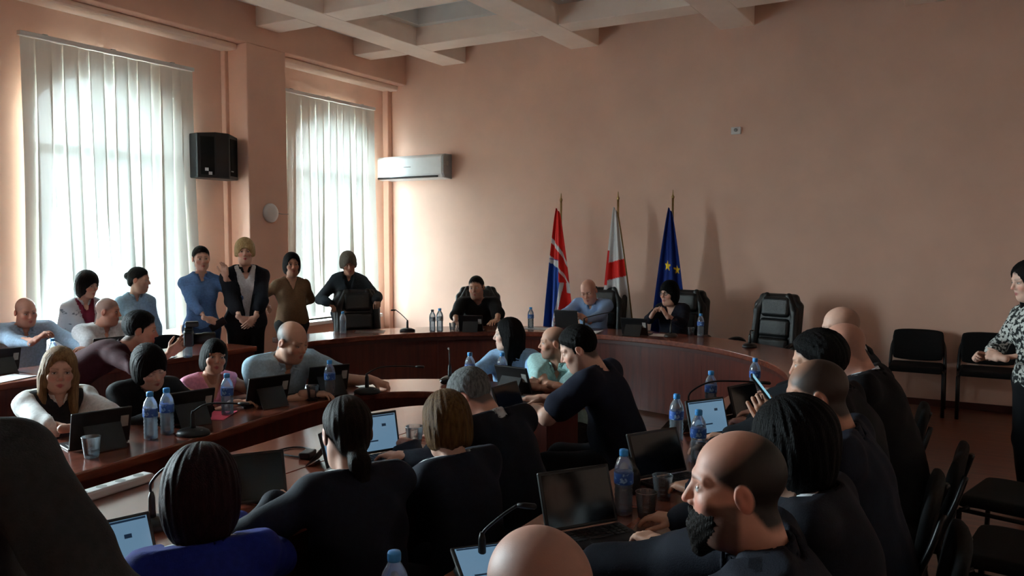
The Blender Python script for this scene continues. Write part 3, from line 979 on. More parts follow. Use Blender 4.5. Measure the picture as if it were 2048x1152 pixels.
# ------------------------------------------------------------------ small things on the tables
BOT = {}
def bottle(x, y, label, kind='blue', level=0.15, group='bottles of water on the tables', s=1.0, z=TZ):
    key = (kind, level)
    if key not in BOT:
        t = thing('water_bottle', label, 'bottle')
        pr = [(0.0, 0.004), (0.024, 0.0), (0.031, 0.006), (0.032, 0.02)]
        for i in range(9):
            pr.append((0.0325 if i % 2 else 0.0295, 0.026 + i * 0.0085))
        pr += [(0.032, 0.104), (0.033, 0.108), (0.033, 0.150), (0.032, 0.156), (0.0315, 0.165), (0.027, 0.180), (0.018, 0.196), (0.0135, 0.204), (0.0135, 0.216), (0.0, 0.217)]
        MB().lathe(pr, n=20).build('bottle_body', M['bottle'], t, True)
        if kind != 'bare':
            MB().lathe([(0.0334, 0.110), (0.0338, 0.112), (0.0338, 0.147), (0.0334, 0.149)], n=20).build('label_band', M['label_blue' if kind == 'blue' else 'label_grey'], t, True)
        c = MB()
        c.lathe([(0.0, 0.205), (0.0155, 0.205), (0.0160, 0.209), (0.0160, 0.223), (0.0145, 0.227), (0.0, 0.2275)], n=20)
        c.build('cap', M['cap_blue' if kind != 'clearcap' else 'black_plastic'], t, True)
        if level > 0.02:
            MB().lathe([(0.0, 0.008), (0.026, 0.008), (0.0285, 0.03), (0.0285, level - 0.004), (0.028, level), (0.0, level)], n=16).build('water_fill', M['water'], t, True)
        BOT[key] = t
        o = t
    else:
        o = copy_tree(BOT[key])
    o.location = (x, y, z)
    o.scale = (s, s, s)
    o['label'] = label
    o['group'] = group
    return o

bottle(-5.47, 4.28, 'full water bottle standing on the desk before the blue blouse woman', s=1.15)
bottle(-5.83, 3.40, 'water bottle in front of the man with a raised hand')
bottle(-3.378, 2.426, 'water bottle next to the tablet of the blonde woman, farther from the microphone')
bottle(-3.396, 2.53, 'tilting-label water bottle beside the tablet of the woman in black', level=0.12)
bottle(-3.484, 2.971, 'water bottle standing on pink paper before the woman in pink', level=0.13)
bottle(-3.338, 3.612, 'blue-tinted water bottle before the bald man in the pale polo', level=0.17)
bottle(-5.484, 6.134, 'clear water bottle in front of the empty leather chair by the window', 'bare', 0.14)
bottle(-4.832, 6.762, 'blue-label water bottle beside the man in the black T-shirt', 'clearcap', 0.12)
bottle(-4.76, 6.79, 'grey-label water bottle beside the man in the black T-shirt', 'greycap', 0.15, s=1.06)
bottle(-4.09, 7.52, 'water bottle on the curved desk beside the man in the light blue shirt', level=0.1)
bottle(-2.30, 7.70, 'water bottle on the curved desk beside the woman with glasses', level=0.11)
bottle(-2.786, 4.307, 'water bottle in front of the long-haired woman, near the sunglasses', level=0.16)
bottle(-2.60, 4.40, 'water bottle right before the long-haired woman in light blue', level=0.14)
bottle(-1.142, 4.964, 'water bottle by the tablet at the far end of the straight table row', level=0.13)
bottle(-1.24, 4.36, 'water bottle behind the gooseneck microphone on the straight table row', level=0.14)
bottle(-1.19, 3.62, 'water bottle beside the small glass on the straight table row', level=0.15)
bottle(-0.997, 3.327, 'water bottle before the lit tablet on the straight table row', level=0.09)
bottle(-1.029, 2.566, 'large water bottle beside the dark laptop and two tumblers', level=0.10, s=1.0)
bottle(-1.148, 1.449, 'water bottle at the near end of the straight table row', level=0.12)

GL = []
def tumbler(x, y, label, level=0.02, s=1.0):
    if not GL:
        t = thing('tumbler', label, 'glass')
        MB().lathe([(0.0, 0.004), (0.026, 0.002), (0.028, 0.004), (0.030, 0.02), (0.0375, 0.088), (0.0385, 0.090), (0.0365, 0.0905), (0.0355, 0.088), (0.0285, 0.022), (0.026, 0.012), (0.0, 0.011)], n=24).build('glass_body', M['glass'], t, True)
        MB().lathe([(0.0, 0.0125), (0.0262, 0.0125), (0.030, 0.038), (0.0, 0.038)], n=20).build('water_fill', M['water'], t, True)
        GL.append(t)
        o = t
    else:
        o = copy_tree(GL[0])
    o.location = (x, y, TZ)
    o.scale = (s, s, s)
    o['label'] = label
    o['group'] = 'tumblers on the tables'
    return o
tumbler(-3.31, 2.085, 'tumbler at the table edge before the blonde woman', s=1.05)
tumbler(-2.195, 2.925, 'tumbler of water beside the open laptop on the central table', s=1.1)
tumbler(-0.948, 2.571, 'nearly empty tumbler touching the shade of the big water bottle')
tumbler(-0.965, 2.785, 'tumbler standing just before the laptop with the white pad')
tumbler(-1.235, 3.75, 'small tumbler between two water bottles on the straight table row', s=0.9)
tumbler(-4.70, 6.93, 'tumbler beside the two bottles near the black T-shirt man', s=0.9)
tumbler(-3.37, 3.50, 'empty tumbler next to the bald man in the pale polo')
tumbler(-2.41, 7.75, 'tumbler beside the tablet of the woman with glasses', s=0.9)

def microphone(x, y, face, label, bend=0.30, height=0.22, s=1.0, straight=False):
    """gooseneck on a wedge foot; the neck bows towards face"""
    t = thing('gooseneck_microphone', label, 'microphone', (x, y, TZ), head_of(face), 'gooseneck microphones')
    t.scale = (s, s, s)
    MB().lathe([(0.0, 0.0), (0.062, 0.0), (0.066, 0.008), (0.060, 0.022), (0.04, 0.034), (0.0, 0.037)], n=24, sx=0.95, sy=1.25).build('foot', M['black_plastic'], t, True)
    MB().lathe([(0.009, 0), (0.009, 0.004), (0.0, 0.005)], (0.02, 0.045, 0.026), 12).build('talk_button', M['grey_plastic'], t, True)
    MB().lathe([(0.014, 0.03), (0.012, 0.05), (0.011, 0.10), (0.006, 0.12), (0.0, 0.12)], n=12).build('stem', M['black_plastic'], t, True)
    P = catmull([(0, 0, 0.11), (0, 0.0, height * 0.75), (0, bend * 0.28, height), (0, bend * 0.7, height * 1.04), (0, bend, height * 1.02)], 6)
    if straight: P = catmull([(0, 0, 0.11), (0, bend * 0.12, 0.13), (0, bend * 0.6, 0.13 + (height - 0.13) * 0.6), (0, bend, height)], 6)
    MB().tube(P, 0.0045, 8).build('gooseneck', M['black_metal'], t, True)
    a = P[-1]
    MB().tube([a, a + Vector((0, 0.02, 0)), a + Vector((0, 0.05, -0.002)), a + Vector((0, 0.055, -0.002))], [0.006, 0.0085, 0.0085, 0.004], 10).build('capsule_head', M['black_plastic'], t, True)
    return t
microphone(-5.056, 6.633, (-0.6, -0.25), 'gooseneck microphone between the empty chair and the black T-shirt man', 0.12, 0.22, 1.0, True)
microphone(-3.55, 7.70, (0.85, 0.5), 'gooseneck microphone before the man in the light blue shirt', 0.26, 0.18, 1.0, True)
microphone(-2.55, 7.55, (0.2, 0.9), 'gooseneck microphone before the woman with glasses', 0.05, 0.16)
microphone(-1.70, 7.17, (0.1, 0.9), 'short gooseneck microphone before the empty end chair', 0.04, 0.14)
microphone(-3.235, 3.83, (0.85, 0.52), 'gooseneck microphone at the bend of the table near the pale polo man', 0.30, 0.16)
microphone(-3.27, 2.58, (0.86, 0.5), 'gooseneck microphone before the woman in black', 0.22, 0.15)
microphone(-2.328, 1.668, (0.8, 0.6), 'gooseneck microphone on the central table beside the dark red haired woman', 0.18, 0.20, 1.0)
microphone(-1.19, 1.90, (0.95, 0.45), 'gooseneck microphone before the bald head at the near table end', 0.10, 0.20, 1.0, True)
microphone(-1.23, 3.95, (0.86, 0.35), 'gooseneck microphone with long bent neck on the straight table row', 0.34, 0.23)
microphone(-3.02, 4.42, (-0.6, 0.8), 'gooseneck microphone before the long-haired woman', 0.10, 0.20)

def tablet(x, y, face, label, lit=False, tilt=20, keyboard=True, w=0.26, h=0.175, stand=True, sticker=True, name='tablet', white=False, bars=False):
    """a tablet propped on its case; the screen looks towards face"""
    t = thing(name, label, 'tablet' if name == 'tablet' else 'laptop', (x, y, TZ), head_of(face), 'propped tablets and laptops')
    Rt = Matrix.Rotation(R(tilt), 3, 'X')      # leans back from face (+y)
    up = Rt @ Vector((0, 0, 1))
    nrm = Rt @ Vector((0, 1, 0))
    c = Vector((0, 0, 0.008)) + up * (h / 2)
    body = MB().box(c, (w, 0.012, h), Rt).build('tablet_case', M['black_plastic'], t, bevel=0.004)
    sc = MB().box(c + nrm * 0.0068, (w - 0.022, 0.002, h - 0.022), Rt).build('screen', M['screen_on'] if lit else M['screen_off'], t)
    if lit:
        for (px, pz, pw, ph, mm) in ((0.03, -0.035, 0.10, 0.006, 'screen_print'), (-0.055, 0.03, 0.02, 0.012, 'screen_print'), (0.0, h / 2 - 0.016, w - 0.03, 0.006, 'screen_print')) + (((0.0, -0.065, w - 0.05, 0.008, 'screen_bar'),) if bars else ()):
            MB().box(c + nrm * 0.0082 + up * pz + Vector((px, 0, 0)), (pw, 0.0008, ph), Rt).build('screen_mark', M[mm], sc)
    if stand:
        a = Vector((0, 0, 0.008)) + up * (h * 0.62) - nrm * 0.008
        b = Vector((0, -0.115, 0.003))
        d = (a - b)
        ang = math.atan2(-d.y, d.z)
        MB().box((a + b) / 2, (w * 0.62, 0.004, d.length), Matrix.Rotation(ang, 3, 'X')).build('stand_flap', M['black_plastic'], t)
        if sticker:
            MB().box(c - nrm * 0.0068 + Vector((w * 0.38, 0, 0)) + up * 0.02, (0.035, 0.0015, 0.055), Rt).build('back_sticker', M['sticker'], t)
    if keyboard:
        kb = MB().span((-w / 2, 0.012, 0.0), (w / 2, 0.165, 0.009)).build('keyboard', M['black_plastic'] if not white else M['paper'], t, bevel=0.003)
        ks = MB()
        for r_ in range(5):
            for q in range(12):
                kx = -w / 2 + 0.016 + (w - 0.032) * (q + 0.5) / 12
                ky = 0.028 + r_ * 0.0185
                if r_ == 4 and 3 <= q <= 7:
                    if q != 5: continue
                    ks.box((kx, ky, 0.0102), (0.085, 0.014, 0.0028))
                else:
                    ks.box((kx, ky, 0.0102), ((w - 0.032) / 12 - 0.004, 0.0145, 0.0028))
        # rows run away from the screen
        ks.build('keys', M['key'], kb, kind='stuff')
        MB().span((-0.045, 0.124, 0.009), (0.045, 0.158, 0.0095)).build('touchpad', M['black_metal'], kb)
    return t
M['key'] = mat('key_caps', (40, 41, 44), 0.5, 0.4, scale=60, vary=0.1)
tablet(-3.46, 2.22, (-0.97, 0.25), 'black propped tablet with pale sticker before the blonde woman', tilt=16)
tablet(-3.52, 2.74, (-0.97, 0.25), 'black propped tablet before the woman in black', tilt=18)
tablet(-3.50, 3.26, (-0.97, 0.25), 'black propped tablet with pale sticker before the woman in pink', tilt=18)
tablet(-3.46, 3.72, (-0.85, 0.40), 'black propped tablet before the bald man in the pale polo', tilt=16)
tablet(-4.50, 6.98, (-0.45, 0.9), 'black propped tablet before the man in the black T-shirt', tilt=22, w=0.25)
tablet(-2.90, 7.50, (-0.05, 1), 'black propped tablet with pale sticker before the woman with glasses', tilt=18, w=0.27)
tablet(-6.02, 3.12, (-1, 0.1), 'black propped tablet before the man with the raised hand', tilt=18)
tablet(-5.98, 3.92, (-1, 0.1), 'black propped tablet before the man in the white polo', tilt=18)
tablet(-2.27, 2.735, (0.90, -0.42), 'open laptop with lit blue screen and black keyboard on the central table', True, 14, name='laptop', w=0.25, stand=False)
tablet(-2.31, 2.54, (0.93, 0.30), 'lit tablet in front of the woman with the ponytail', True, 14, keyboard=False, w=0.20, h=0.15)
tablet(-2.22, 1.98, (0.80, -0.58), 'dark tablet beside the clasped hands of the ponytail woman', False, 30, keyboard=False, w=0.27, h=0.185)
tablet(-2.01, 1.32, (0.95, -0.30), 'lit blue tablet with teal bar before the dark red haired woman', True, 32, keyboard=False, w=0.25, h=0.18, bars=True)
tablet(-2.44, 4.30, (0.15, 0.98), 'propped tablet before the long-haired woman in light blue', False, 20, keyboard=True, w=0.25)
tablet(-2.12, 3.70, (0.97, -0.05), 'open dark laptop with keyboard before the man in navy', False, 20, keyboard=True, w=0.25, name='laptop', stand=False)
tablet(-1.09, 2.36, (0.82, -0.57), 'open dark laptop with black keyboard beside the large bottle', False, 20, name='laptop', w=0.27, h=0.19, stand=False)
tablet(-1.06, 3.05, (0.87, -0.5), 'dark laptop lying by a white pad behind the two tumblers', False, 22, name='laptop', w=0.26, h=0.18, stand=False)
tablet(-1.08, 3.80, (0.85, -0.53), 'lit blue tablet between the bottles on the straight table row', True, 16, w=0.24, keyboard=False)
tablet(-1.02, 4.30, (0.93, -0.36), 'tablet with dim grey screen on the straight table row', False, 16, w=0.24)
tablet(-1.07, 1.84, (0.75, -0.66), 'lit tablet half hidden behind the bald head at the near table end', True, 70, keyboard=False, w=0.24)

def sheet(name, x, y, rz, w, h, label, m='paper', cat='paper', th=0.002, z=TZ, curl=0.004):
    n = 6
    v, f = [], []
    for i in range(n + 1):
        for j in range(n + 1):
            zz = curl * (abs(i / n - 0.5) * 2) ** 3 * (j / n)
            v += [((i / n - 0.5) * w, (j / n - 0.5) * h, zz + th), ((i / n - 0.5) * w, (j / n - 0.5) * h, zz)]
    S = 2 * (n + 1)
    for i in range(n):
        for j in range(n):
            a = i * S + 2 * j
            f += [(a, a + S, a + S + 2, a + 2), (a + 1, a + 3, a + S + 3, a + S + 1)]
    o = mesh_obj(name, v, f, M[m])
    o.location = (x, y, z + 0.0005)
    o.rotation_euler = (0, 0, rz)
    return setp(o, label, cat)
sheet('paper_sheet', -5.70, 3.00, 0.2, 0.21, 0.30, 'white paper sheet on the desk before the man with the raised hand')
sheet('paper_sheet', -5.62, 4.10, 0.4, 0.21, 0.30, 'white paper on the desk under the photographed camera')
sheet('note_sheet', -3.52, 2.93, 0.5, 0.15, 0.21, 'bright pink note sheet under the water bottle', 'pink_paper')
sheet('paper_sheet', -0.90, 4.16, 0.2, 0.21, 0.30, 'white paper sheet lying beside the phone-holding man')
sheet('paper_pad', -0.86, 2.98, -0.5, 0.15, 0.21, 'thick white pad beside the dark laptop', th=0.014, curl=0.0)
sheet('paper_sheet', -1.02, 2.10, 0.9, 0.21, 0.30, 'white paper corner under the bearded man arm near the laptop')
sheet('paper_sheet', -0.80, 2.12, -0.3, 0.15, 0.21, 'small white paper at the sleeve of the bearded man')
sheet('paper_sheet', -4.02, 7.55, 0.1, 0.30, 0.21, 'white papers on the curved desk beside the light blue shirt man')
sheet('open_book', -3.42, 7.48, -0.05, 0.30, 0.20, 'open white booklet on the curved desk below the white flag', th=0.008, curl=0.02, cat='book')
sheet('paper_sheet', -2.75, 7.62, 0.1, 0.28, 0.20, 'white paper under the folded arms of the woman with glasses')
sheet('paper_sheet', -5.36, 6.40, 0.6, 0.30, 0.21, 'dark folder paper lying before the empty leather chair', 'edge')
sheet('kraft_folder', -2.26, 4.18, 0.3, 0.16, 0.22, 'flat grey notebook beside the crossed arms of the mint polo man', 'grey_plastic', 'notebook', 0.006, curl=0.0)

# power strip, charger, sunglasses, keys
t = thing('power_strip', 'dirty white power strip lying at the edge of the central table', 'power strip', (-2.79, 1.83, TZ), R(4))
MB().span((-0.03, -0.17, 0), (0.03, 0.17, 0.034)).build('casing', M['white_plastic'], t, bevel=0.008)
for i in range(4):
    MB().lathe([(0.019, 0.034), (0.019, 0.0345), (0.0, 0.0345)], (0, -0.12 + i * 0.08, 0), 14).build('socket', M['grey_plastic'], t)
t = thing('charger_plug', 'black charger plug with looped cable behind the ponytail woman tablet', 'charger', (-2.50, 2.56, TZ), R(20))
MB().box((0, 0, 0.014), (0.05, 0.085, 0.028)).build('plug_body', M['black_plastic'], t, bevel=0.006)
MB().tube(catmull([(0.0, 0.04, 0.012), (-0.05, 0.12, 0.006), (-0.13, 0.13, 0.005), (-0.17, 0.05, 0.005), (-0.10, 0.0, 0.005), (0.02, -0.03, 0.005)], 5), 0.004, 6).build('cable', M['black_plastic'], t, True)
t = thing('sunglasses', 'folded dark sunglasses lying on the bend of the ring table', 'sunglasses', (-2.96, 4.33, TZ), R(30))
for s in (-1, 1):
    MB().lathe([(0.026, -0.0015), (0.026, 0.0015), (0.0, 0.003)], (s * 0.033, 0, 0.022), 16, Matrix.Rotation(R(75), 3, 'X'), 1.1, 0.85).build('lens', M['screen_off'], t, True)
    MB().tube([(s * 0.064, 0.0, 0.03), (s * 0.066, 0.01, 0.028), (s * 0.02, 0.03, 0.012), (-s * 0.04, 0.035, 0.006)], 0.003, 6).build('temple', M['black_plastic'], t, True)
MB().tube([(-0.008, 0, 0.03), (0.008, 0, 0.03)], 0.003, 6).build('bridge', M['black_plastic'], t, True)
t = thing('earphones', 'small silver earphones lying before the bearded man', 'earphones', (-0.80, 2.50, TZ), R(10))
for q in ((0, 0), (0.03, 0.02)):
    MB().tube([(q[0], q[1], 0.006), (q[0] + 0.012, q[1] + 0.008, 0.009), (q[0] + 0.03, q[1] - 0.005, 0.006)], [0.006, 0.008, 0.003], 8).build('earbud', M['chrome'], t, True)
t = thing('mouse', 'black round device lying beside the lit tablet on the straight row', 'device', (-1.02, 4.06, TZ), 0)
MB().lathe([(0.0, 0), (0.045, 0), (0.05, 0.012), (0.045, 0.03), (0.02, 0.034), (0.0, 0.034)], n=20).build('shell', M['black_plastic'], t, True)
MB().lathe([(0.012, 0.0335), (0.012, 0.036), (0.0, 0.037)], n=12).build('button', M['grey_plastic'], t, True)
t.name = 'puck_device'
t = thing('laptop_bag', 'black rounded case beside the tumbler under the dark laptop', 'case', (-1.13, 2.86, TZ), R(30))
V, F = sdf_mesh(lambda P: rbox(P, (0, 0, 0.05), (0.035, 0.11, 0.05), 0.03), (-0.05, -0.13, 0), (0.05, 0.13, 0.11), 0.008)
np_obj('case_shell', V, F, M['leather'], t)
MB().tube(catmull([(0, -0.05, 0.098), (0, -0.03, 0.12), (0, 0.03, 0.12), (0, 0.05, 0.098)], 4), 0.005, 6).build('handle', M['black_plastic'], t, True)
# ------------------------------------------------------------------ people
def rotx(a): c, s = math.cos(a), math.sin(a); return np.array([[1, 0, 0], [0, c, -s], [0, s, c]])
def roty(a): c, s = math.cos(a), math.sin(a); return np.array([[c, 0, s], [0, 1, 0], [-s, 0, c]])
def rotz(a): c, s = math.cos(a), math.sin(a); return np.array([[c, -s, 0], [s, c, 0], [0, 0, 1]])
def nrm(v):
    v = np.asarray(v, float)
    return v / max(np.linalg.norm(v), 1e-9)

PRINT = False
SKINS = {'fair': (212, 168, 148), 'mid': (198, 150, 126), 'tan': (180, 130, 106), 'red': (200, 146, 126), 'pale': (220, 184, 166)}
HAIRM = {}
def hairmat(rgb, rgb2=None):
    k = (rgb, rgb2)
    if k not in HAIRM:
        if max(rgb) < 62: rgb, rgb2 = tuple(int(v * 0.62) for v in rgb), (tuple(int(v * 0.7) for v in rgb2) if rgb2 else None)
        HAIRM[k] = mat('hair_%d' % len(HAIRM), rgb, 0.55, 0.08, scale=40, vary=0.5, bump=0.7, bscale=130, stretch=(3, 3, 0.45), rgb2=rgb2)
    return HAIRM[k]
CLOTHM = {}
def clothmat(c):
    if c not in CLOTHM:
        if isinstance(c, str):
            if c == 'speckle': m = mat('speckled_blouse', (34, 36, 36), 0.8, 0.2, scale=48, rgb2=(190, 190, 184), sharp=0.47)
            elif c == 'print': m = mat('printed_jacket', (196, 198, 200), 0.8, 0.2, scale=22, rgb2=(104, 110, 118), sharp=0.60)
            elif c == 'denim': m = mat('pale_denim', (150, 178, 196), 0.85, 0.2, scale=50, vary=0.16, bump=0.2, bscale=300)
            elif c == 'stripe': m = mat('fine_blue_shirt', (146, 174, 214), 0.8, 0.2, scale=70, vary=0.12, stretch=(4, 4, 0.2))
        else:
            m = mat('fabric_%d_%d_%d' % c, c, 0.85, 0.2, scale=60, vary=0.14, bump=0.18, bscale=260)
        CLOTHM[c] = m
    return CLOTHM[c]
M['shoe'] = mat('black_shoe', (20, 19, 19), 0.4, 0.4)
M['lens'] = clear('spectacle_lens', (235, 240, 245), 0.8)

def head_sdf(q, female, heavy):
    """face and skull in head units; +y is where the nose points"""
    X = q.copy(); X[:, 0] = np.abs(X[:, 0])
    d = ell(q, (0, -0.012, 0.036), (0.076, 0.097, 0.088))
    jw = 0.92 if female else 1.0 + 0.10 * heavy
    d = smin(d, ell(q, (0, 0.030, -0.040), (0.061 * jw, 0.062, 0.080)), 0.03)
    d = smin(d, rc(X, (0.0, 0.068, -0.096), (0.034 * jw, 0.035, -0.082), 0.020, 0.022), 0.025)
    d = smin(d, ell(X, (0.048 * jw, 0.005, -0.055), (0.020, 0.028, 0.030)), 0.03)
    if heavy > 0: d = smin(d, ell(q, (0, 0.020, -0.105), (0.055, 0.050, 0.032)), 0.03)
    d = smin(d, ell(X, (0.040, 0.058, -0.022), (0.024, 0.022, 0.022)), 0.02)
    d = smin(d, rc(X, (0.010, 0.081, 0.028), (0.046, 0.066, 0.026), 0.011, 0.010), 0.014)
    d = smax(d, -ell(X, (0.032, 0.103, 0.008), (0.020, 0.024, 0.013)), 0.012)
    d = smin(d, ell(X, (0.0315, 0.070, 0.005), (0.0155, 0.0150, 0.0125)), 0.004)
    d = smin(d, rc(q, (0, 0.084, 0.016), (0, 0.106, -0.026), 0.0075, 0.0105), 0.010)
    d = smin(d, ell(X, (0.0105, 0.093, -0.031), (0.0085, 0.010, 0.0075)), 0.006)
    d = smin(d, rc(X, (0.0, 0.0915, -0.0590), (0.019, 0.081, -0.0625), 0.0062, 0.003), 0.006)
    d = smin(d, rc(X, (0.0, 0.0890, -0.0710), (0.017, 0.080, -0.0680), 0.0075, 0.003), 0.006)
    d = smax(d, -rc(X, (0.0, 0.0990, -0.0650), (0.021, 0.0860, -0.0655), 0.0022, 0.0018), 0.003)
    er = np.stack([X[:, 0], X[:, 1] * 0.92 - X[:, 2] * 0.30, X[:, 2] * 0.95 + X[:, 1] * 0.30], 1)
    e = ell(er, (0.080, -0.012, -0.006), (0.0085, 0.020, 0.032))
    e = smax(e, -ell(er, (0.091, -0.010, 0.0), (0.009, 0.011, 0.018)), 0.005)
    return smin(d, e, 0.006)

def scalp(q):      # > 0.009 is where hair grows
    y = q[:, 1]
    return 0.82 * (q[:, 2] - 0.012 - np.minimum(0.76 * y, 1.25 * y)) + 0.0022 * np.sin(q[:, 0] * 190 + 40 * y) + 0.010
def hair_sdf(q, st):
    X = q.copy(); X[:, 0] = np.abs(X[:, 0])
    th = np.arctan2(q[:, 0], -q[:, 1] + 0.03)
    gro = 0.0007 * np.sin(th * 37 + 14 * q[:, 2]) + 0.0006 * np.sin(th * 23 - 30 * q[:, 2])
    name = st[0]
    t = st[1] if len(st) > 1 else 0.01
    def cap(t, tz=None): return ell(q, (0, -0.014, 0.038), (0.077 + t, 0.097 + t, 0.089 + (tz if tz is not None else t)))
    if name == 'short':
        tt = t * np.clip((scalp(q) - 0.004) / 0.030, 0.0, 1.0) - 0.0015
        d = smax(cap(0.0) - tt, 0.006 - scalp(q), 0.004)
        d = d - 0.0012 * np.sin(q[:, 0] * 260 + 60 * q[:, 2]) * np.sin(q[:, 1] * 230)
        side = rc(X, (0.070, 0.014, 0.03), (0.068, 0.014, -0.008), 0.009, 0.006)
        d = smin(d, side, 0.006)
        return smax(d, -ell(X, (0.086, -0.008, -0.006), (0.016, 0.022, 0.032)), 0.004) + gro * 0.8
    if name == 'fringe':        # horseshoe of short hair round a bald crown
        tt = t * np.clip((scalp(q) - 0.002) / 0.02, 0, 1) * np.clip((st[2] - (0.60 * q[:, 1] + 0.80 * q[:, 2])) / 0.03, 0, 1) - 0.0012
        d = smax(cap(0.0) - tt, 0.006 - scalp(q), 0.004)
        d = smax(d, 0.60 * q[:, 1] + 0.80 * q[:, 2] - st[2], 0.012)
        d = smax(d, -0.055 - q[:, 2], 0.006)
        return smax(d, -ell(X, (0.086, -0.008, -0.006), (0.016, 0.024, 0.034)), 0.004) + gro * 0.5
    low = st[2] if len(st) > 2 else -0.10
    bang = st[3] if len(st) > 3 else False
    if name in ('bob', 'long'):
        d = cap(t, t * 1.1)
        d = smin(d, ell(q, (0, -0.022, -0.030), (0.086 + t * 0.7, 0.086 + t * 0.5, 0.115)), 0.03)
        if name == 'long':
            d = smin(d, rc(X, (0.066, -0.010, -0.04), (0.082, 0.020, low), 0.036, 0.022), 0.03)
            d = smin(d, rc(q, (0, -0.06, -0.02), (0, -0.075, low), 0.070, 0.045), 0.04)
        d = smax(d, low - q[:, 2] + 0.006 * np.sin(th * 9), 0.012)
        top = 0.040 if bang else 0.084
        cz = (top - 0.16) / 2
        d = smax(d, -ell(q, (0, 0.105, cz), (0.064 if bang else 0.067, 0.082, (top + 0.16) / 2)), 0.010)
        d = smax(d, -rc(q, (0, 0.015, -0.10), (0, 0.10, -0.16), 0.060, 0.08), 0.012)
        return d + gro * 1.5
    if name == 'tied':
        tt = t * np.clip((scalp(q) - 0.004) / 0.035, 0.0, 1.0) - 0.0015
        d = smax(cap(0.0) - tt, 0.006 - scalp(q), 0.004)
        d = smin(d, ell(q, (0, -0.075, -0.03), (0.055, 0.035, 0.045)), 0.03)
        d = smax(d, -ell(X, (0.088, -0.004, -0.008), (0.016, 0.022, 0.034)), 0.004)
        k = st[2]
        if k == 'bun': d = smin(d, ell(q, (0, -0.118, 0.030), (0.040, 0.034, 0.038)), 0.014)
        if k == 'pony':
            d = smin(d, rc(q, (0, -0.095, -0.040), (0.004, -0.125, -0.085), 0.030, 0.034), 0.02)
            d = smin(d, rc(q, (0.004, -0.125, -0.085), (0.022, -0.110, -0.20), 0.036, 0.020), 0.02)
        if k == 'low': d = smin(d, rc(q, (0, -0.09, -0.04), (0.02, -0.09, -0.20), 0.026, 0.018), 0.02)
        return d + gro
    if name == 'puff':          # short layered hair with volume
        d = smax(cap(t, t * 1.4), 0.028 - t - scalp(q) - 0.012, 0.014)
        d = smin(d, ell(q, (0, -0.045, -0.01), (0.076 + t * 0.6, 0.062 + t * 0.6, 0.070)), 0.03)
        d = smin(d, rc(X, (0.076, 0.015, 0.03), (0.078, 0.012, -0.015), 0.016, 0.008), 0.012)
        fr = rc(X, (0.0, 0.082, 0.085), (0.050, 0.070, 0.066), 0.016, 0.018)
        d = smin(d, fr, 0.02)
        return d + gro * 1.8
    raise ValueError(name)

def paint_head(q, skin, o):
    n = len(q)
    C = np.tile(f3(lin(skin)), (n, 1))
    X = np.abs(q[:, 0])
    def mix(m, c):
        m = np.clip(m, 0, 1)[:, None]
        C[:] = C * (1 - m) + f3(lin(c)) * m
    def sm(d, w): return np.clip(0.5 - d / w, 0, 1)
    Q = q.copy(); Q[:, 0] = X
    rosy = (min(255, skin[0] + 4), int(skin[1] * 0.82), int(skin[2] * 0.80))
    mix(0.6 * sm(ell(Q, (0.040, 0.075, -0.030), (0.022, 0.025, 0.018)), 0.02), rosy)
    mix(0.7 * sm(ell(q, (0, 0.110, -0.028), (0.013, 0.014, 0.012)), 0.008), rosy)
    mix(0.5 * sm(ell(Q, (0.082, -0.010, -0.006), (0.012, 0.024, 0.034)), 0.01), rosy)
    lip = o.get('lip', (170, 92, 88))
    mix(sm(np.minimum(rc(Q, (0, 0.094, -0.0595), (0.019, 0.083, -0.0632), 0.0065, 0.0028), rc(Q, (0, 0.092, -0.0705), (0.017, 0.082, -0.0678), 0.0075, 0.003)), 0.004), lip)
    dk = tuple(int(v * 0.55) for v in skin)
    mix(0.55 * sm(ell(Q, (0.032, 0.080, 0.008), (0.020, 0.020, 0.0125)), 0.008), dk)
    bc = o.get('brow', (50, 38, 32))
    mix(0.85 * sm(rc(Q, (0.014, 0.090, 0.0275), (0.046, 0.074, 0.030), 0.0045, 0.0030), 0.005), bc)
    if o.get('stubble'):
        c, a, top = o['stubble']
        g = np.clip((scalp(q) + 0.004) / 0.014, 0, 1)
        if top is not None: g = g * np.clip((top + 0.012 - (0.60 * q[:, 1] + 0.80 * q[:, 2])) / 0.045, 0, 1)
        g = g * np.clip((q[:, 2] + 0.085) / 0.02, 0, 1)
        ear = sm(ell(Q, (0.084, -0.008, -0.006), (0.012, 0.024, 0.036)), 0.006)
        mix(a * g * (1 - ear), c)
    if o.get('beard'):
        c, a = o['beard']
        g = np.clip((-0.042 - q[:, 2] + 1.3 * np.maximum(0, X - 0.046)) / 0.014, 0, 1) * np.clip((q[:, 1] + 0.01) / 0.015, 0, 1)
        mo = sm(rc(Q, (0, 0.095, -0.065), (0.018, 0.085, -0.0655), 0.010, 0.006), 0.004)
        mix(a * g * (1 - mo), c)
    return C

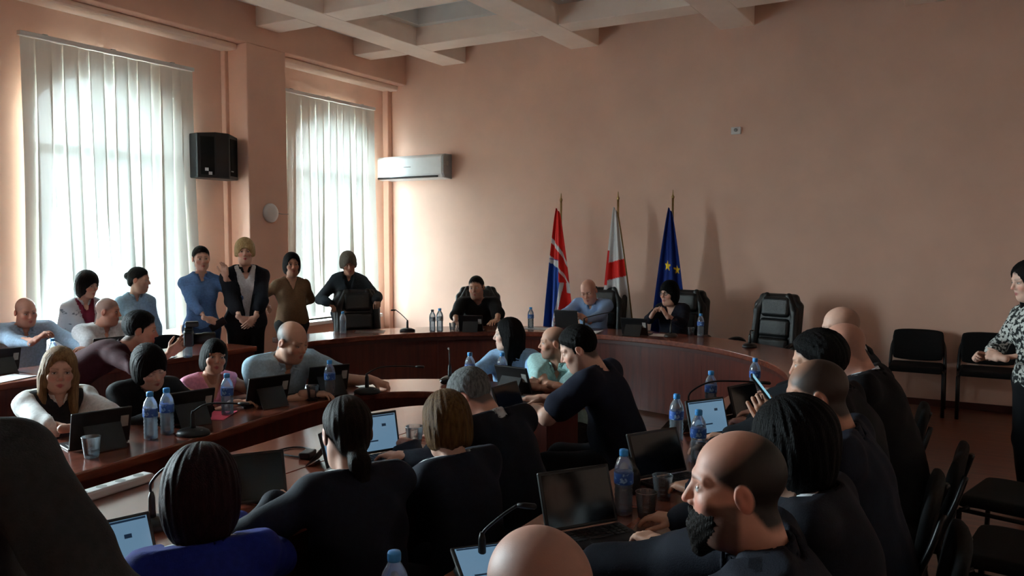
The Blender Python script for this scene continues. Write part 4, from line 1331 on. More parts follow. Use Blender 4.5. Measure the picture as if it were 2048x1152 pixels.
CURLS = {'rest': (18, 28, 18), 'flat': (4, 8, 6), 'fist': (70, 88, 50), 'grip': (42, 58, 36), 'clasp': (52, 66, 40), 'pinch': (38, 44, 30)}
def hand_prims(wp, Yv, palm, side, sc, pose):
    Y = nrm(Yv)
    Z = -nrm(palm)
    Z = nrm(Z - Y * (Z @ Y))
    X = np.cross(Y, Z)
    ts = 1.0 if side < 0 else -1.0          # thumb: +X on the left hand, -X on the right
    B = np.stack([X, Y, Z], 1)
    W = lambda p: wp + B @ (np.array(p) * sc)
    c1, c2, c3 = [R(a) for a in CURLS[pose]]
    segs = []
    for i, (fx, fy, ln, rd) in enumerate(((0.030, 0.088, 0.072, 0.0088), (0.010, 0.092, 0.080, 0.0090), (-0.010, 0.089, 0.074, 0.0086), (-0.029, 0.081, 0.058, 0.0078))):
        k = 1 + 0.08 * (i - 1.5)
        p = np.array((ts * fx, fy, 0.0))
        a = 0
        spread = ts * (0.06 - 0.045 * i) * (1.3 if pose == 'flat' else 0.6)
        for j, (l, c) in enumerate(((0.45, c1), (0.30, c2), (0.25, c3))):
            a += c * k
            q = p + np.array((spread * math.cos(a), math.cos(a), -math.sin(a))) * ln * l
            segs.append((W(p), W(q), rd * (1 - 0.10 * j) * sc, rd * (0.92 - 0.10 * j) * sc, i))
            p = q
    tb = {'rest': ((0.60, 0.72, -0.32), (0.25, 0.92, -0.30)), 'flat': ((0.72, 0.66, -0.15), (0.5, 0.85, -0.1)), 'fist': ((0.45, 0.70, -0.55), (-0.5, 0.75, -0.4)),
          'grip': ((0.55, 0.60, -0.58), (0.1, 0.85, -0.5)), 'clasp': ((0.55, 0.75, -0.3), (0.1, 0.95, 0.0)), 'pinch': ((0.45, 0.7, -0.55), (0.0, 0.9, -0.4))}[pose]
    p0 = np.array((ts * 0.026, 0.022, -0.006))
    p1 = p0 + nrm((ts * tb[0][0], tb[0][1], tb[0][2])) * 0.045
    p2 = p1 + nrm((ts * tb[1][0], tb[1][1], tb[1][2])) * 0.033
    p3 = p2 + nrm((ts * tb[1][0] * 0.6, tb[1][1], tb[1][2] * 1.2)) * 0.026
    segs += [(W(p0), W(p1), 0.014 * sc, 0.0105 * sc, 9), (W(p1), W(p2), 0.0105 * sc, 0.0095 * sc, 9), (W(p2), W(p3), 0.0092 * sc, 0.0075 * sc, 9)]
    palm_c, thenar = W((0, 0.048, -0.002)), W((ts * 0.020, 0.032, -0.010))
    def f(P):
        d = rbox(P, palm_c, np.array((0.040, 0.048, 0.0145)) * sc, 0.013 * sc, B)
        d = smin(d, ell(P, thenar, np.array((0.020, 0.030, 0.015)) * sc, B), 0.012 * sc)
        d = smin(d, rc(P, wp - Y * 0.04 * sc, W((0, 0.015, 0)), 0.027 * sc, 0.026 * sc), 0.016 * sc)
        g = None
        for fi in (0, 1, 2, 3, 9):
            e = None
            for a, b, ra, rb, k in segs:
                if k == fi:
                    x = rc(P, a, b, ra, rb)
                    e = x if e is None else np.minimum(e, x)
            g = e if g is None else np.minimum(g, e)
        return smin(d, g, 0.007 * sc)
    pts = np.array([s[0] for s in segs] + [s[1] for s in segs] + [palm_c, wp - Y * 0.05 * sc, W((0.04, 0, 0)), W((-0.04, 0, 0))])
    return f, pts.min(0) - 0.02, pts.max(0) + 0.02

def ik(S, T, l1, l2, pole):
    S, T = np.asarray(S, float), np.asarray(T, float)
    d = T - S
    L = np.linalg.norm(d)
    if L > (l1 + l2) * 0.985:
        d = d / L * (l1 + l2) * 0.985
        L = np.linalg.norm(d)
        T = S + d
    a = (l1 * l1 - l2 * l2 + L * L) / (2 * L)
    hh = math.sqrt(max(l1 * l1 - a * a, 1e-6))
    u = d / L
    p = nrm(np.asarray(pole, float) - u * (np.asarray(pole, float) @ u))
    return S + u * a + p * hh, T

def person(label, head, face, look=None, pitch=8, roll=0, lean=8, side=0, twist=0, female=False, g=1.0, skin='mid', hs=0.94,
           pose='sit', top=(20, 20, 24), sleeve='long', style='crew', under=None, bottom=(22, 22, 26), hair=None, haircol=(20, 17, 16), haircol2=None,
           hands=(None, None), paint=None, lids=0.55, iris=(60, 42, 30), collar=None, beard=None, glasses=False, group=None, chairlabel=None, chairkind='c',
           dist=3.0, seat=0.47, vdepth=None, cuff=None, armgirth=1.0, brooch=None, deco=None, lap=False, choff=0.0, name='person', legs=0.0, sw=None, nolegs=False):
    look = look or face
    hd = head_of(face)
    skinc = SKINS[skin]
    paint = dict(paint or {})
    if hair and hair[0] in ('short', 'tied', 'puff') and 'stubble' not in paint: paint['stubble'] = (haircol, 0.85, None)
    if hair and hair[0] in ('bob', 'long'): paint['stubble'] = (haircol, 0.8, None)
    fem = 1.0 if female else 0.0
    yaw = head_of(look) - hd
    Rh = rotz(yaw) @ rotx(-R(pitch)) @ roty(R(roll))
    def rig(s, seat):
        J = {}
        hz = (seat + 0.085 * s) if pose == 'sit' else (0.93 * s if pose == 'stand' else 0.80 * s)
        P0 = np.array((0, 0, hz))
        def U(a): return np.array((math.sin(R(side)) , math.sin(R(a)), math.cos(R(a)) * math.cos(R(side))))
        W = P0 + nrm(U(lean * 0.45)) * 0.17 * s
        Ch = W + nrm(U(lean)) * 0.19 * s
        N = Ch + nrm(U(lean * 1.1)) * 0.165 * s
        up = nrm(U(lean))
        Xc = rotz(R(twist)) @ np.array((1.0, 0, 0))
        Xc = nrm(Xc - up * (Xc @ up))
        Yc = np.cross(up, Xc)
        nk = nrm(U(lean * 0.6 + 14 + pitch * 0.35))
        Hc = N + nk * (0.066 if pose == 'sit' else 0.085) * s + Rh @ np.array((0, 0.030, 0.085)) * hs
        J.update(P0=P0, W=W, Ch=Ch, N=N, up=up, X=Xc, Y=Yc, Hc=Hc, s=s)
        topz = Hc[2] + 0.125 * hs * max(0.93, abs(Rh[2, 2]))
        return J, topz
    s = 1.0
    if pose == 'sit':
        s = 0.90 if female else 0.97
        for _ in range(6):
            J, tz = rig(s, seat)
            seat = min(0.48, max(0.33, seat + head[2] - tz))
    for _ in range(8):
        J, tz = rig(s, seat)
        s = min(1.16, max(0.82, s + (head[2] - tz) * 0.8))
    J, tz = rig(s, seat)
    ct = Rh @ np.array((0, -0.012, 0.0)) * hs + J['Hc']
    cz, sz = math.cos(hd), math.sin(hd)
    off = np.array((ct[0] * cz - ct[1] * sz, ct[0] * sz + ct[1] * cz))
    root = np.array((head[0], head[1])) - off
    t = thing(name, label, 'person', (root[0], root[1], 0), hd, group)
    def w2l(p):
        d = np.array((p[0] - root[0], p[1] - root[1]))
        return np.array((d[0] * cz + d[1] * sz, -d[0] * sz + d[1] * cz, p[2]))
    def v2l(p):
        return np.array((p[0] * cz + p[1] * sz, -p[0] * sz + p[1] * cz, p[2]))
    P0, W, Ch, N, up, X, Y, Hc = (J[k] for k in ('P0', 'W', 'Ch', 'N', 'up', 'X', 'Y', 'Hc'))
    Rc = np.stack([X, Y, up], 1)
    shw = (sw or (0.178 if not female else 0.152)) * s * (0.75 + 0.25 * g)
    dz_ = ((0.078 if female else 0.068) - (0.034 if pose == 'sit' else 0.0)) * s
    SJ = {1: N - up * dz_ + X * shw, -1: N - up * dz_ - X * shw}
    hsc = s * (0.90 if female else 1.0)
    # arms
    arms, handf = {}, {}
    for i, sd in enumerate((-1, 1)):      # hands = (left, right)
        h = hands[i]
        if h is None:
            if pose == 'sit':
                tgt = P0 + np.array((sd * 0.15 * s, 0.30 * s, 0.03)) if lap else np.array((sd * 0.17, max(0.34, Ch[1] + 0.28) * s, 0.80))
                hdir, palm, hp = np.array((-sd * 0.5, 0.85, -0.05)), np.array((0, 0, -1.0)), 'rest'
            else:
                tgt = SJ[sd] + np.array((sd * 0.06, 0.05, -0.53 * s))
                hdir, palm, hp = np.array((0, 0.12, -1.0)), np.array((-sd, 0, 0.0)), 'rest'
            pole = np.array((sd * 0.7, -0.7, -0.35))
        else:
            tgt = w2l(h['pos'])
            hdir = v2l(h['dir']) if 'dir' in h else None
            palm = v2l(h.get('palm', (0, 0, -1)))
            hp = h.get('pose', 'rest')
            pole = v2l(h['pole']) if 'pole' in h else np.array((sd * 0.75, -0.45, -0.6))
        E_, T_ = ik(SJ[sd], tgt, 0.285 * s, 0.255 * s, pole)
        if hdir is None: hdir = T_ - E_
        arms[sd] = (SJ[sd], E_, T_)
        handf[sd] = hand_prims(T_, hdir, palm, sd, hsc, hp)
    ga = armgirth * (0.86 if female else 1.0) * (0.7 + 0.3 * g)
    # legs
    LG = {}
    for sd in (-1, 1):
        hip = P0 + np.array((sd * 0.088 * s, 0.0, -0.01))
        if pose == 'sit':
            kn = np.array((sd * 0.115 * s, 0.43 * s, seat + 0.045))
            an = np.array((sd * 0.10 * s, 0.43 * s + legs, 0.085))
        elif pose == 'perch':
            kn = np.array((sd * 0.10 * s, 0.28 * s, 0.47 * s))
            an = np.array((sd * 0.09 * s, 0.30 * s, 0.085))
        else:
            kn = np.array((sd * 0.085 * s, 0.015, 0.49 * s))
            an = np.array((sd * 0.085 * s, -0.02, 0.085))
        LG[sd] = (hip, kn, an)
    nk0, nk1 = N - up * 0.02, Hc + Rh @ np.array((0, -0.028, -0.055)) * hs
    nr = (0.050 if female else 0.060) * (0.8 + 0.2 * g) * s
    def neck(P, inf=0.0): return rc(P, nk0, nk1, nr * 1.06 + inf, nr * 0.98 + inf)
    def torso(P, inf):
        d = ell(P, P0 + np.array((0, 0, 0.015)), np.array((0.158 * g + 0.012 * fem, 0.112 * g, 0.125)) * s + inf)
        d = smin(d, ell(P, W + Y * 0.02 * (g - 1), np.array((0.138 * g - 0.012 * fem, 0.102 * g, 0.14)) * s + inf, Rc), 0.07)
        d = smin(d, ell(P, Ch, np.array((0.150 * (0.4 + 0.6 * g), 0.108 * (0.5 + 0.5 * g), 0.165)) * s + inf, Rc), 0.07)
        if g > 1.08: d = smin(d, ell(P, W + Y * 0.06 * s, np.array((0.12 * g, 0.10 * g, 0.13)) * s + inf, Rc), 0.06)
        if female:
            for sd in (-1, 1):
                d = smin(d, ell(P, Ch + (Y * 0.075 + X * sd * 0.066 - up * 0.035) * s, np.array((0.06, 0.058, 0.062)) * s * (0.7 + 0.3 * g) + inf), 0.04)
        d = smin(d, rc(P, SJ[-1] + X * 0.03, SJ[1] - X * 0.03, (0.052 - 0.008 * fem) * s * g ** 0.5 + inf, (0.052 - 0.008 * fem) * s * g ** 0.5 + inf), 0.05)
        for sd in (-1, 1):
            d = smin(d, rc(P, N + up * 0.012 * s + X * sd * 0.02, SJ[sd] + up * 0.010 * s, 0.040 * s + inf, 0.040 * s + inf), 0.035)
        return d
    def arm(P, sd, inf, f0=0.0, f1=2.0, flare=0.0):
        S_, E_, T_ = arms[sd]
        if f1 <= 1.0:
            e = S_ + (E_ - S_) * f1
            return rc(P, S_, e, 0.058 * s * ga + inf, (0.058 - 0.012 * f1) * s * ga + inf + flare)
        d = rc(P, S_, E_, 0.056 * s * ga + inf, 0.044 * s * ga + inf)
        e = E_ + (T_ - E_) * (f1 - 1.0)
        return smin(d, rc(P, E_, e, 0.044 * s * ga + inf, (0.044 - 0.016 * (f1 - 1)) * s * ga + inf + flare), 0.02)
    def legsdf(P, sd, inf):
        hip, kn, an = LG[sd]
        d = rc(P, hip, kn, 0.082 * s * g ** 0.6 + inf, 0.058 * s + inf)
        return smin(d, rc(P, kn, an, 0.056 * s + inf, 0.040 * s + inf), 0.03)
    # resolution by how near the figure is
    hh = min(0.0072, max(0.0042, 0.0011 * dist + 0.0012))
    hb = min(0.020, max(0.013, 0.0022 * dist + 0.008))
    RhT = Rh
    def tohead(P): return ((P - f3(Hc)) @ f3(Rh)) / hs
    def headfull(P): return smin(head_sdf(tohead(P), female, max(0, (g - 1.0) * 4)) * hs, neck(P), 0.022)
    # ---- body: head, neck, trunk, arms, hands as one mesh
    parts_v, parts_f, parts_c = [], [], []
    def push(VF, col):
        V, F = VF
        if len(V) == 0: return
        n = sum(len(v) for v in parts_v)
        parts_v.append(V); parts_f.append(F + n); parts_c.append(col)
    ncut = N - up * 0.035 * s
    def head_clip(P): return np.maximum(headfull(P), -((P - f3(ncut)) @ f3(up)) - 0.0)
    V, F = sdf_mesh(head_clip, Hc - 0.16 * hs - np.array((0.02, 0.03, 0.10)), Hc + 0.16 * hs, hh)
    push((V, F), paint_head(tohead(V), skinc, paint))
    def trunk(P):
        d = torso(P, -0.010)
        d = smin(d, neck(P, -0.008), 0.02)
        for sd in (-1, 1):
            d = smin(d, arm(P, sd, -0.006), 0.03)
            if not nolegs: d = smin(d, legsdf(P, sd, -0.008), 0.03)
        return np.maximum(d, ((P - f3(nk1)) @ f3(up)))
    pts = np.array([P0, N, Hc] + [p for sd in (-1, 1) for p in arms[sd]] + [p for sd in (-1, 1) for p in LG[sd]])
    lo, hi = pts.min(0) - 0.22, pts.max(0) + 0.22
    lo[2] = max(lo[2], 0.02)
    V, F = sdf_mesh(trunk, lo, hi, hb * 1.35)
    push((V, F), np.tile(f3(lin(skinc)), (len(V), 1)))
    hcol = tuple(int(v * 0.97) for v in skinc)
    for sd in (-1, 1):
        f, l, u = handf[sd]
        V, F = sdf_mesh(f, l, u, max(0.0045, hh * 0.95))
        push((V, F), np.tile(f3(lin(hcol)), (len(V), 1)))
    body = np_obj('body', np.concatenate(parts_v), np.concatenate(parts_f), M['skin'], t, np.concatenate(parts_c))
    # ---- eyes
    for sd in (-1, 1):
        mb = MB().lathe([(0.0135 * math.sin(PI * i / 12), -0.0135 * math.cos(PI * i / 12)) for i in range(13)], n=18)
        E = np.array(mb.v)
        col = np.tile(f3(lin(tuple(int(v * 0.90) for v in skinc))), (len(E), 1))
        lo_, hi_ = -0.0045, -0.0045 + 0.0105 * lids
        fr = E[:, 1] > 0.0
        op = fr & (E[:, 2] > lo_) & (E[:, 2] < hi_) & (np.abs(E[:, 0]) < 0.0118)
        edge = fr & (E[:, 2] >= hi_) & (E[:, 2] < hi_ + 0.0028)
        col[edge] = f3(lin((40, 28, 26)))
        col[op] = f3(lin((206, 200, 196)))
        ir = op & (np.hypot(E[:, 0], E[:, 2] - 0.0) < 0.0064)
        col[ir] = f3(lin(iris))
        pu = op & (np.hypot(E[:, 0], E[:, 2]) < 0.003)
        col[pu] = f3(lin((12, 10, 10)))
        E2 = (E * hs + np.array((sd * 0.0315, 0.0728, 0.0055)) * hs) @ Rh.T + Hc
        me = mesh_obj('eye', E2, mb.f, M['eye'], t, True)
        a = me.data.color_attributes.new('Col', 'FLOAT_COLOR', 'POINT')
        c4 = np.ones((len(E2), 4), np.float32); c4[:, :3] = col
        a.data.foreach_set('color', c4.ravel())
    # ---- hair
    if hair:
        V, F = sdf_mesh(lambda P: hair_sdf(tohead(P), hair) * hs, Hc - np.array((0.16, 0.17, 0.17 if hair[0] not in ('long', 'tied') else 0.42)) , Hc + 0.17, hh * 1.05)
        if len(V): np_obj('hair', V, F, hairmat(haircol, haircol2), t)
    if beard:
        def bd(P):
            q = tohead(P)
            d = smin(ell(q, (0, 0.034, -0.056), (0.066, 0.064, 0.080)), rc(q, (0, 0.075, -0.09), (0, 0.078, -0.135), 0.030, 0.020), 0.03)
            d = smax(d, q[:, 2] + 0.046 - 1.6 * np.maximum(0, np.abs(q[:, 0]) - 0.044), 0.010)
            d = smax(d, -(q[:, 1] - 0.004), 0.01)
            mo = rc(np.stack([np.abs(q[:, 0]), q[:, 1], q[:, 2]], 1), (0.0, 0.098, -0.048), (0.028, 0.082, -0.066), 0.0065, 0.006)
            d = smin(d, mo, 0.006)
            d = smax(d, -ell(q, (0, 0.104, -0.0665), (0.019, 0.022, 0.0075)), 0.004)
            return d * hs + 0.0012 * np.sin(q[:, 0] * 420) * np.sin(q[:, 2] * 380)
        V, F = sdf_mesh(bd, Hc - 0.2, Hc + 0.17, hh)
        np_obj('beard', V, F, hairmat(beard), t)
    if glasses:
        gl = MB()
        for sd in (-1, 1):
            ring = [(sd * 0.032 + 0.021 * math.cos(a) * 1.05, 0.098 - 0.05 * abs(0.021 * math.cos(a)) - (0.006 if sd * math.cos(a) > 0 else 0), 0.006 + 0.017 * math.sin(a)) for a in np.linspace(0, 2 * PI, 17)]
            gl.tube(ring, 0.0026, 6)
            gl.tube([(sd * 0.056, 0.090, 0.010), (sd * 0.078, 0.06, 0.012), (sd * 0.082, -0.005, 0.010)], 0.0022, 6)
        gl.tube([(-0.010, 0.100, 0.010), (0.010, 0.100, 0.010)], 0.0024, 6)
        mesh_obj('glasses', (np.array(gl.v) * hs) @ Rh.T + Hc, gl.f, M['black_plastic'], t, True)
    # ---- clothes
    seed = int(abs(head[0] * 131 + head[1] * 71) * 10) % 9999
    jacket = style in ('jacket', 'openjacket')
    inf = 0.024 if jacket else 0.012
    if style == 'loose': inf = 0.022
    f1 = {'long': 1.93, 'short': 0.70, 'half': 0.98, 'three': 1.45, 'none': 0.0}[sleeve]
    def chest_xyz(P): return (P - f3(N)) @ f3(Rc)
    def wedge(P, zv, slope):
        c = chest_xyz(P)
        a = (np.abs(c[:, 0]) - slope * (c[:, 2] - zv)) / math.sqrt(1 + slope * slope)
        return np.maximum(a, 0.0 - c[:, 1])
    vz = vdepth if vdepth is not None else {'crew': None, 'polo': -0.10, 'shirt': -0.08, 'vneck': -0.13, 'jacket': -0.26, 'openjacket': -0.55, 'loose': -0.10}[style]
    vs = {'jacket': 0.34, 'openjacket': 0.17}.get(style, 0.42)
    def garment(P, inf, f1, vz, vs, nk_inf, sd0, hem=None):
        d = torso(P, inf)
        if f1 > 0:
            for sd in (-1, 1):
                d = smin(d, arm(P, sd, inf * (1.0 if f1 > 1 else 1.25), 0, f1, (0.012 if 0.2 < f1 <= 1 else 0.004)), 0.035)
        else:
            for sd in (-1, 1):
                d = smax(d, -(rc(P, arms[sd][0] + X * sd * 0.035 - up * 0.01, arms[sd][1], 0.066 * s * ga, 0.05)), 0.01)
        d = d + wave(P, 0.0050 if inf < 0.02 else 0.0058, 26, sd0) + wave(P, 0.0018, 60, sd0 + 5)
        d = smax(d, -neck(P, nk_inf), 0.008)
        d = np.maximum(d, (P - f3(nk0)) @ f3(up) - 0.06 * s)
        if vz is not None: d = smax(d, -wedge(P, vz * s, vs), 0.006)
        if pose != 'sit':
            zc = P0[2] - (hem if hem is not None else 0.12) * s
            d = np.maximum(d, zc - P[:, 2])
        else:
            d = np.maximum(d, (seat + 0.004) - P[:, 2])
        return d
    tp = np.array([P0, N] + [p for sd in (-1, 1) for p in arms[sd]])
    tlo, thi = tp.min(0) - 0.24, tp.max(0) + 0.2
    if jacket:
        uc = under or (200, 202, 205)
        V, F = sdf_mesh(lambda P: np.maximum(garment(P, 0.007, 0.12, {'jacket': -0.07, 'openjacket': -0.12}[style], 0.4, 0.006, seed + 3), -chest_xyz(P)[:, 1] - 0.03), tlo, thi, hb)
        np_obj('shirt', V, F, clothmat(uc), t)
    def gm(P): return garment(P, inf, f1, vz, vs, 0.010 if not jacket else 0.016, seed)
    V, F = sdf_mesh(gm, tlo, thi, hb)
    np_obj('jacket' if jacket else ('blouse' if female else 'shirt'), V, F, clothmat(top), t)
    if jacket:
        def lapel(P):
            d = np.abs(torso(P, inf + 0.006)) - 0.004
            a = wedge(P, vz * s, vs)
            c = chest_xyz(P)
            d = smax(d, -a, 0.003)
            d = smax(d, a - 0.050 * s * np.clip(1.4 + c[:, 2] / (0.26 * s), 0.25, 1.0), 0.004)
            d = smax(d, -(c[:, 1] - 0.0), 0.004)
            d = smax(d, c[:, 2] + 0.005, 0.004)
            return np.maximum(d, (vz * s) - c[:, 2] - 0.02)
        for sd in (-1, 1):
            V, F = sdf_mesh(lambda P: np.maximum(lapel(P), 0.004 - sd * chest_xyz(P)[:, 0]), tlo, thi, hb * 0.85)
            if len(V) > 8: np_obj('lapel', V, F, clothmat(top), t)
    if collar or jacket or style in ('polo', 'shirt'):
        cc = collar or top
        ax = nrm(nk1 - nk0)
        nfwd = nrm(Y - ax * (Y @ ax))
        def col_(P):
            q = P - f3(nk0)
            hz_ = q @ f3(ax)
            fw = q @ f3(nfwd)
            hl = 0.050 * s - 0.10 * np.maximum(fw, 0) * 0.25
            d = np.abs(neck(P, 0.011 + 0.0)) - 0.0042
            d = smax(d, hz_ - hl, 0.004)
            d = smax(d, 0.002 * s - hz_ - 0.010, 0.004)
            lf = q @ f3(X)
            d = smax(d, -np.maximum(np.abs(lf) - 0.012 - 0.35 * np.maximum(hz_, 0), -fw), 0.004)
            w = np.stack([np.abs(lf), fw, hz_], 1)
            pt = rbox(w @ f3(rotz(0)), (0.045 * s, nr + 0.008, -0.012), (0.024 * s, 0.007, 0.026 * s), 0.005, rotx(R(-28)) @ roty(R(24)))
            return d if jacket else smin(d, pt, 0.008)
        V, F = sdf_mesh(col_, N - 0.16, N + 0.17, max(0.006, hh * 1.15))
        if len(V): np_obj('collar', V, F, clothmat(cc), t)
    if cuff:
        for sd in (-1, 1):
            S_, E_, T_ = arms[sd]
            dv = nrm(T_ - E_)
            MBc = MB().tube([T_ - dv * 0.045, T_ - dv * 0.012], 0.0355 * s, 14)
            MBc.build('cuff', clothmat(cuff), t, True)
    if not nolegs:
        def trou(P):
            d = ell(P, P0 + np.array((0, 0, -0.01)), np.array((0.158 * g + 0.012 * fem, 0.112 * g, 0.115)) * s + 0.008)
            for sd in (-1, 1): d = smin(d, legsdf(P, sd, 0.010), 0.04)
            d = d + wave(P, 0.004, 22, seed + 9)
            return np.maximum(d, 0.07 - P[:, 2])
        lp = np.array([p for sd in (-1, 1) for p in LG[sd]])
        V, F = sdf_mesh(trou, lp.min(0) - 0.22, lp.max(0) + np.array((0.22, 0.2, 0.2)), hb * 1.25)
        np_obj('trousers', V, F, clothmat(bottom), t)
        for sd in (-1, 1):
            an = LG[sd][2]
            def shoe(P): return np.maximum(smin(rc(P, an + np.array((0, -0.03, -0.03)), an + np.array((0, 0.05, -0.045)), 0.045 * s, 0.042 * s), rc(P, an + np.array((0, 0.05, -0.045)), an + np.array((0, 0.165 * s, -0.055)), 0.042 * s, 0.034 * s), 0.02), 0.001 - P[:, 2])
            V, F = sdf_mesh(shoe, an - np.array((0.08, 0.12, 0.09)), an + np.array((0.08, 0.26, 0.06)), 0.012)
            np_obj('shoe', V, F, M['shoe'], t)
    if deco:
        for (cx, cz_, rr, m_) in deco:     # stitched flowers on the chest, in chest coordinates
            base = N + X * cx * s + up * cz_ * s + Y * 0.19
            # march inwards to the cloth
            q = base.copy()
            for _ in range(40):
                dd = float(gm(f3(q)[None])[0])
                if dd < 0.002: break
                q = q - Y * max(0.0015, dd * 0.7)
            mb = MB()
            for k5 in range(5):
                a = 2 * PI * k5 / 5
                pc = q + (X * math.cos(a) + up * math.sin(a)) * rr * 0.6
                mb.lathe([(0.0, -0.002), (rr * 0.5, 0.0), (0.0, 0.003)], tuple(pc), 8, Matrix(np.stack([X, up, Y], 1).tolist()))
            mb.build('embroidery', clothmat(m_), t, True)
    if pose == 'sit' and chairlabel:
        bx, by = 0.0, -0.02 + choff
        ch_ = chair(chairkind, root[0] + bx * cz - by * sz, root[1] + bx * sz + by * cz, face, chairlabel, 'occupied conference chairs' if chairkind == 'c' else 'leather armchairs at the curved desk')
        if chairkind == 'c': ch_.scale = (1, 1, seat / 0.475)
    if PRINT: print('PERSON', label[:40], np.round(root, 2), 's', round(s, 2), 'topz', round(tz, 2), head[2], 'seat', round(seat, 2))
    return t, arms, J

def H(pos, dir=None, palm=(0, 0, -1), pose='rest', pole=None):
    d = dict(pos=pos, palm=palm, pose=pose)
    if dir is not None: d['dir'] = dir
    if pole is not None: d['pole'] = pole
    return d
NAVY, BLACK, CHAR = (20, 23, 34), (15, 15, 17), (40, 42, 46)
# --- left, behind the straight desk
person('bald man in a light blue shirt raising one hand, seated by the window', (-6.80, 3.75, 1.215), (0.95, -0.3), (0.97, -0.12), 12, 4, 14, g=1.18, skin='red',
       top=(160, 184, 208), style='shirt', hair=None, paint=dict(stubble=((150, 140, 134), 0.35, 0.10)), dist=6.7,
       hands=(H((-6.20, 3.95, 0.785), (0.5, -0.85, 0)), H((-6.32, 3.60, 0.90), (0.5, 0.5, 0.55), (0.3, 0.6, -0.5), 'pinch')), chairlabel='black chair under the bald man in the light blue shirt')
person('woman in a printed white jacket over burgundy, dark bob, perched at the window sill', (-6.98, 4.40, 1.40), (0.95, -0.2), (0.98, 0.15), 10, 0, 2, female=True, g=1.0, skin='mid', pose='perch',
       top='print', style='openjacket', under=(110, 28, 48), bottom=(30, 30, 36), hair=('bob', 0.020, -0.13, True), haircol=(38, 28, 28), dist=7.3, vdepth=-0.5, group=None)
person('woman in a pale denim shirt with tied dark hair, perched at the window sill', (-6.98, 4.92, 1.425), (0.95, -0.25), (0.80, 0.58), 6, 0, 2, female=True, g=1.02, skin='mid', pose='perch',
       top='denim', style='shirt', bottom=(50, 60, 80), hair=('tied', 0.012, 'bun'), haircol=(34, 26, 26), dist=7.3)
person('man with a shaved grey head in a white polo, seated in profile', (-6.42, 4.22, 1.20), (0.96, -0.05), (0.78, 0.62), 6, 0, 12, g=1.12, skin='red',
       top=(214, 216, 220), style='polo', sleeve='short', paint=dict(stubble=((120, 112, 110), 0.6, None), beard=((120, 100, 94), 0.25)), dist=6.8,
       hands=(H((-5.98, 4.30, 0.785), (0.5, -0.8, 0)), H((-6.0, 4.02, 0.785), (0.5, 0.8, 0))), chairlabel='black chair under the man in the white polo')
# photographer
ph, pa, pj = person('photographer in a dark burgundy jacket bending forward with a camera', (-4.66, 3.28, 1.19), (0.62, 0.78), (0.60, 0.80), 8, 0, 64, g=1.05, skin='tan', pose='stand',
       top=(50, 12, 20), style='shirt', collar=(40, 12, 18), hair=('short', 0.016), haircol=(18, 16, 18), dist=5.2, bottom=(26, 26, 30),
       hands=(H((-4.36, 3.42, 1.00), (0.2, 0.75, 0.6), (0.9, -0.2, 0.3), 'grip'), H((-4.28, 3.22, 1.00), (0.45, 0.6, 0.6), (-0.6, 0.6, 0.4), 'grip')))
t = thing('photo_camera', 'black camera with long lens raised to the photographer eye', 'camera', (-4.33, 3.40, 1.07), head_of((0.62, 0.78)))
MB().box((0, 0, 0), (0.14, 0.06, 0.095)).build('camera_body', M['black_plastic'], t, bevel=0.012)
MB().lathe([(0.0, 0.0), (0.034, 0.0), (0.036, 0.05), (0.04, 0.055), (0.04, 0.12), (0.036, 0.13), (0.0, 0.125)], (0, 0.03, -0.005), 20, Matrix.Rotation(R(-90), 3, 'X')).build('lens_barrel', M['black_plastic'], t, True)
MB().box((0, 0, 0.058), (0.06, 0.05, 0.03)).build('viewfinder', M['black_plastic'], t, bevel=0.008)
MB().box((0, 0.02, 0.09), (0.06, 0.08, 0.035)).build('flash', M['black_plastic'], t, bevel=0.008)

# --- ring table, facing us
person('blonde woman in a white blazer with stitched flowers, facing the room', (-4.10, 2.42, 1.135), (0.95, -0.28), (0.87, -0.42), 4, -4, 8, female=True, skin='fair',
       top=(222, 220, 218), style='jacket', sleeve='three', under=(44, 46, 50), hair=('long', 0.012, -0.24, False), haircol=(112, 84, 56), haircol2=(150, 116, 80), dist=4.2, hs=0.92, vdepth=-0.36,
       hands=(H((-3.62, 2.42, 0.785), (0.45, -0.8, 0)), H((-3.60, 2.22, 0.79), (0.5, 0.85, 0))), paint=dict(brow=(120, 86, 62), lip=(178, 92, 92)),
       deco=[(0.10, -0.09, 0.018, (150, 70, 70)), (0.115, -0.14, 0.014, (50, 60, 56)), (0.108, -0.18, 0.016, (58, 62, 66)), (0.118, -0.22, 0.012, (46, 56, 50))],
       chairlabel='black chair under the blonde woman in the white blazer')
person('woman in black with a dark bob looking down at her tablet', (-3.87, 2.78, 1.115), (0.95, -0.2), (0.93, -0.16), 24, 12, 22, female=True, g=1.12, skin='pale',
       top=(24, 24, 27), style='crew', hair=('bob', 0.016, -0.10, True), haircol=(30, 20, 20), dist=4.3, lids=0.15, hs=0.93,
       hands=(H((-3.60, 2.90, 0.785), (0.5, -0.8, 0)), H((-3.64, 2.66, 0.785), (0.5, 0.8, 0))), chairlabel='black chair under the woman in black')
person('woman in a sleeveless pink blouse with short black hair, chin raised', (-3.86, 3.20, 1.11), (0.96, -0.25), (0.88, -0.42), -4, -8, 14, female=True, g=1.0, skin='mid',
       top=(214, 140, 164), style='vneck', sleeve='none', hair=('bob', 0.010, -0.095, True), haircol=(16, 14, 16), dist=4.7, hs=0.83,
       hands=(H((-3.52, 3.40, 0.785), (0.45, -0.85, 0)), H((-3.56, 3.10, 0.785), (0.35, 0.85, 0))), paint=dict(lip=(170, 80, 80)), chairlabel='black chair under the woman in pink')
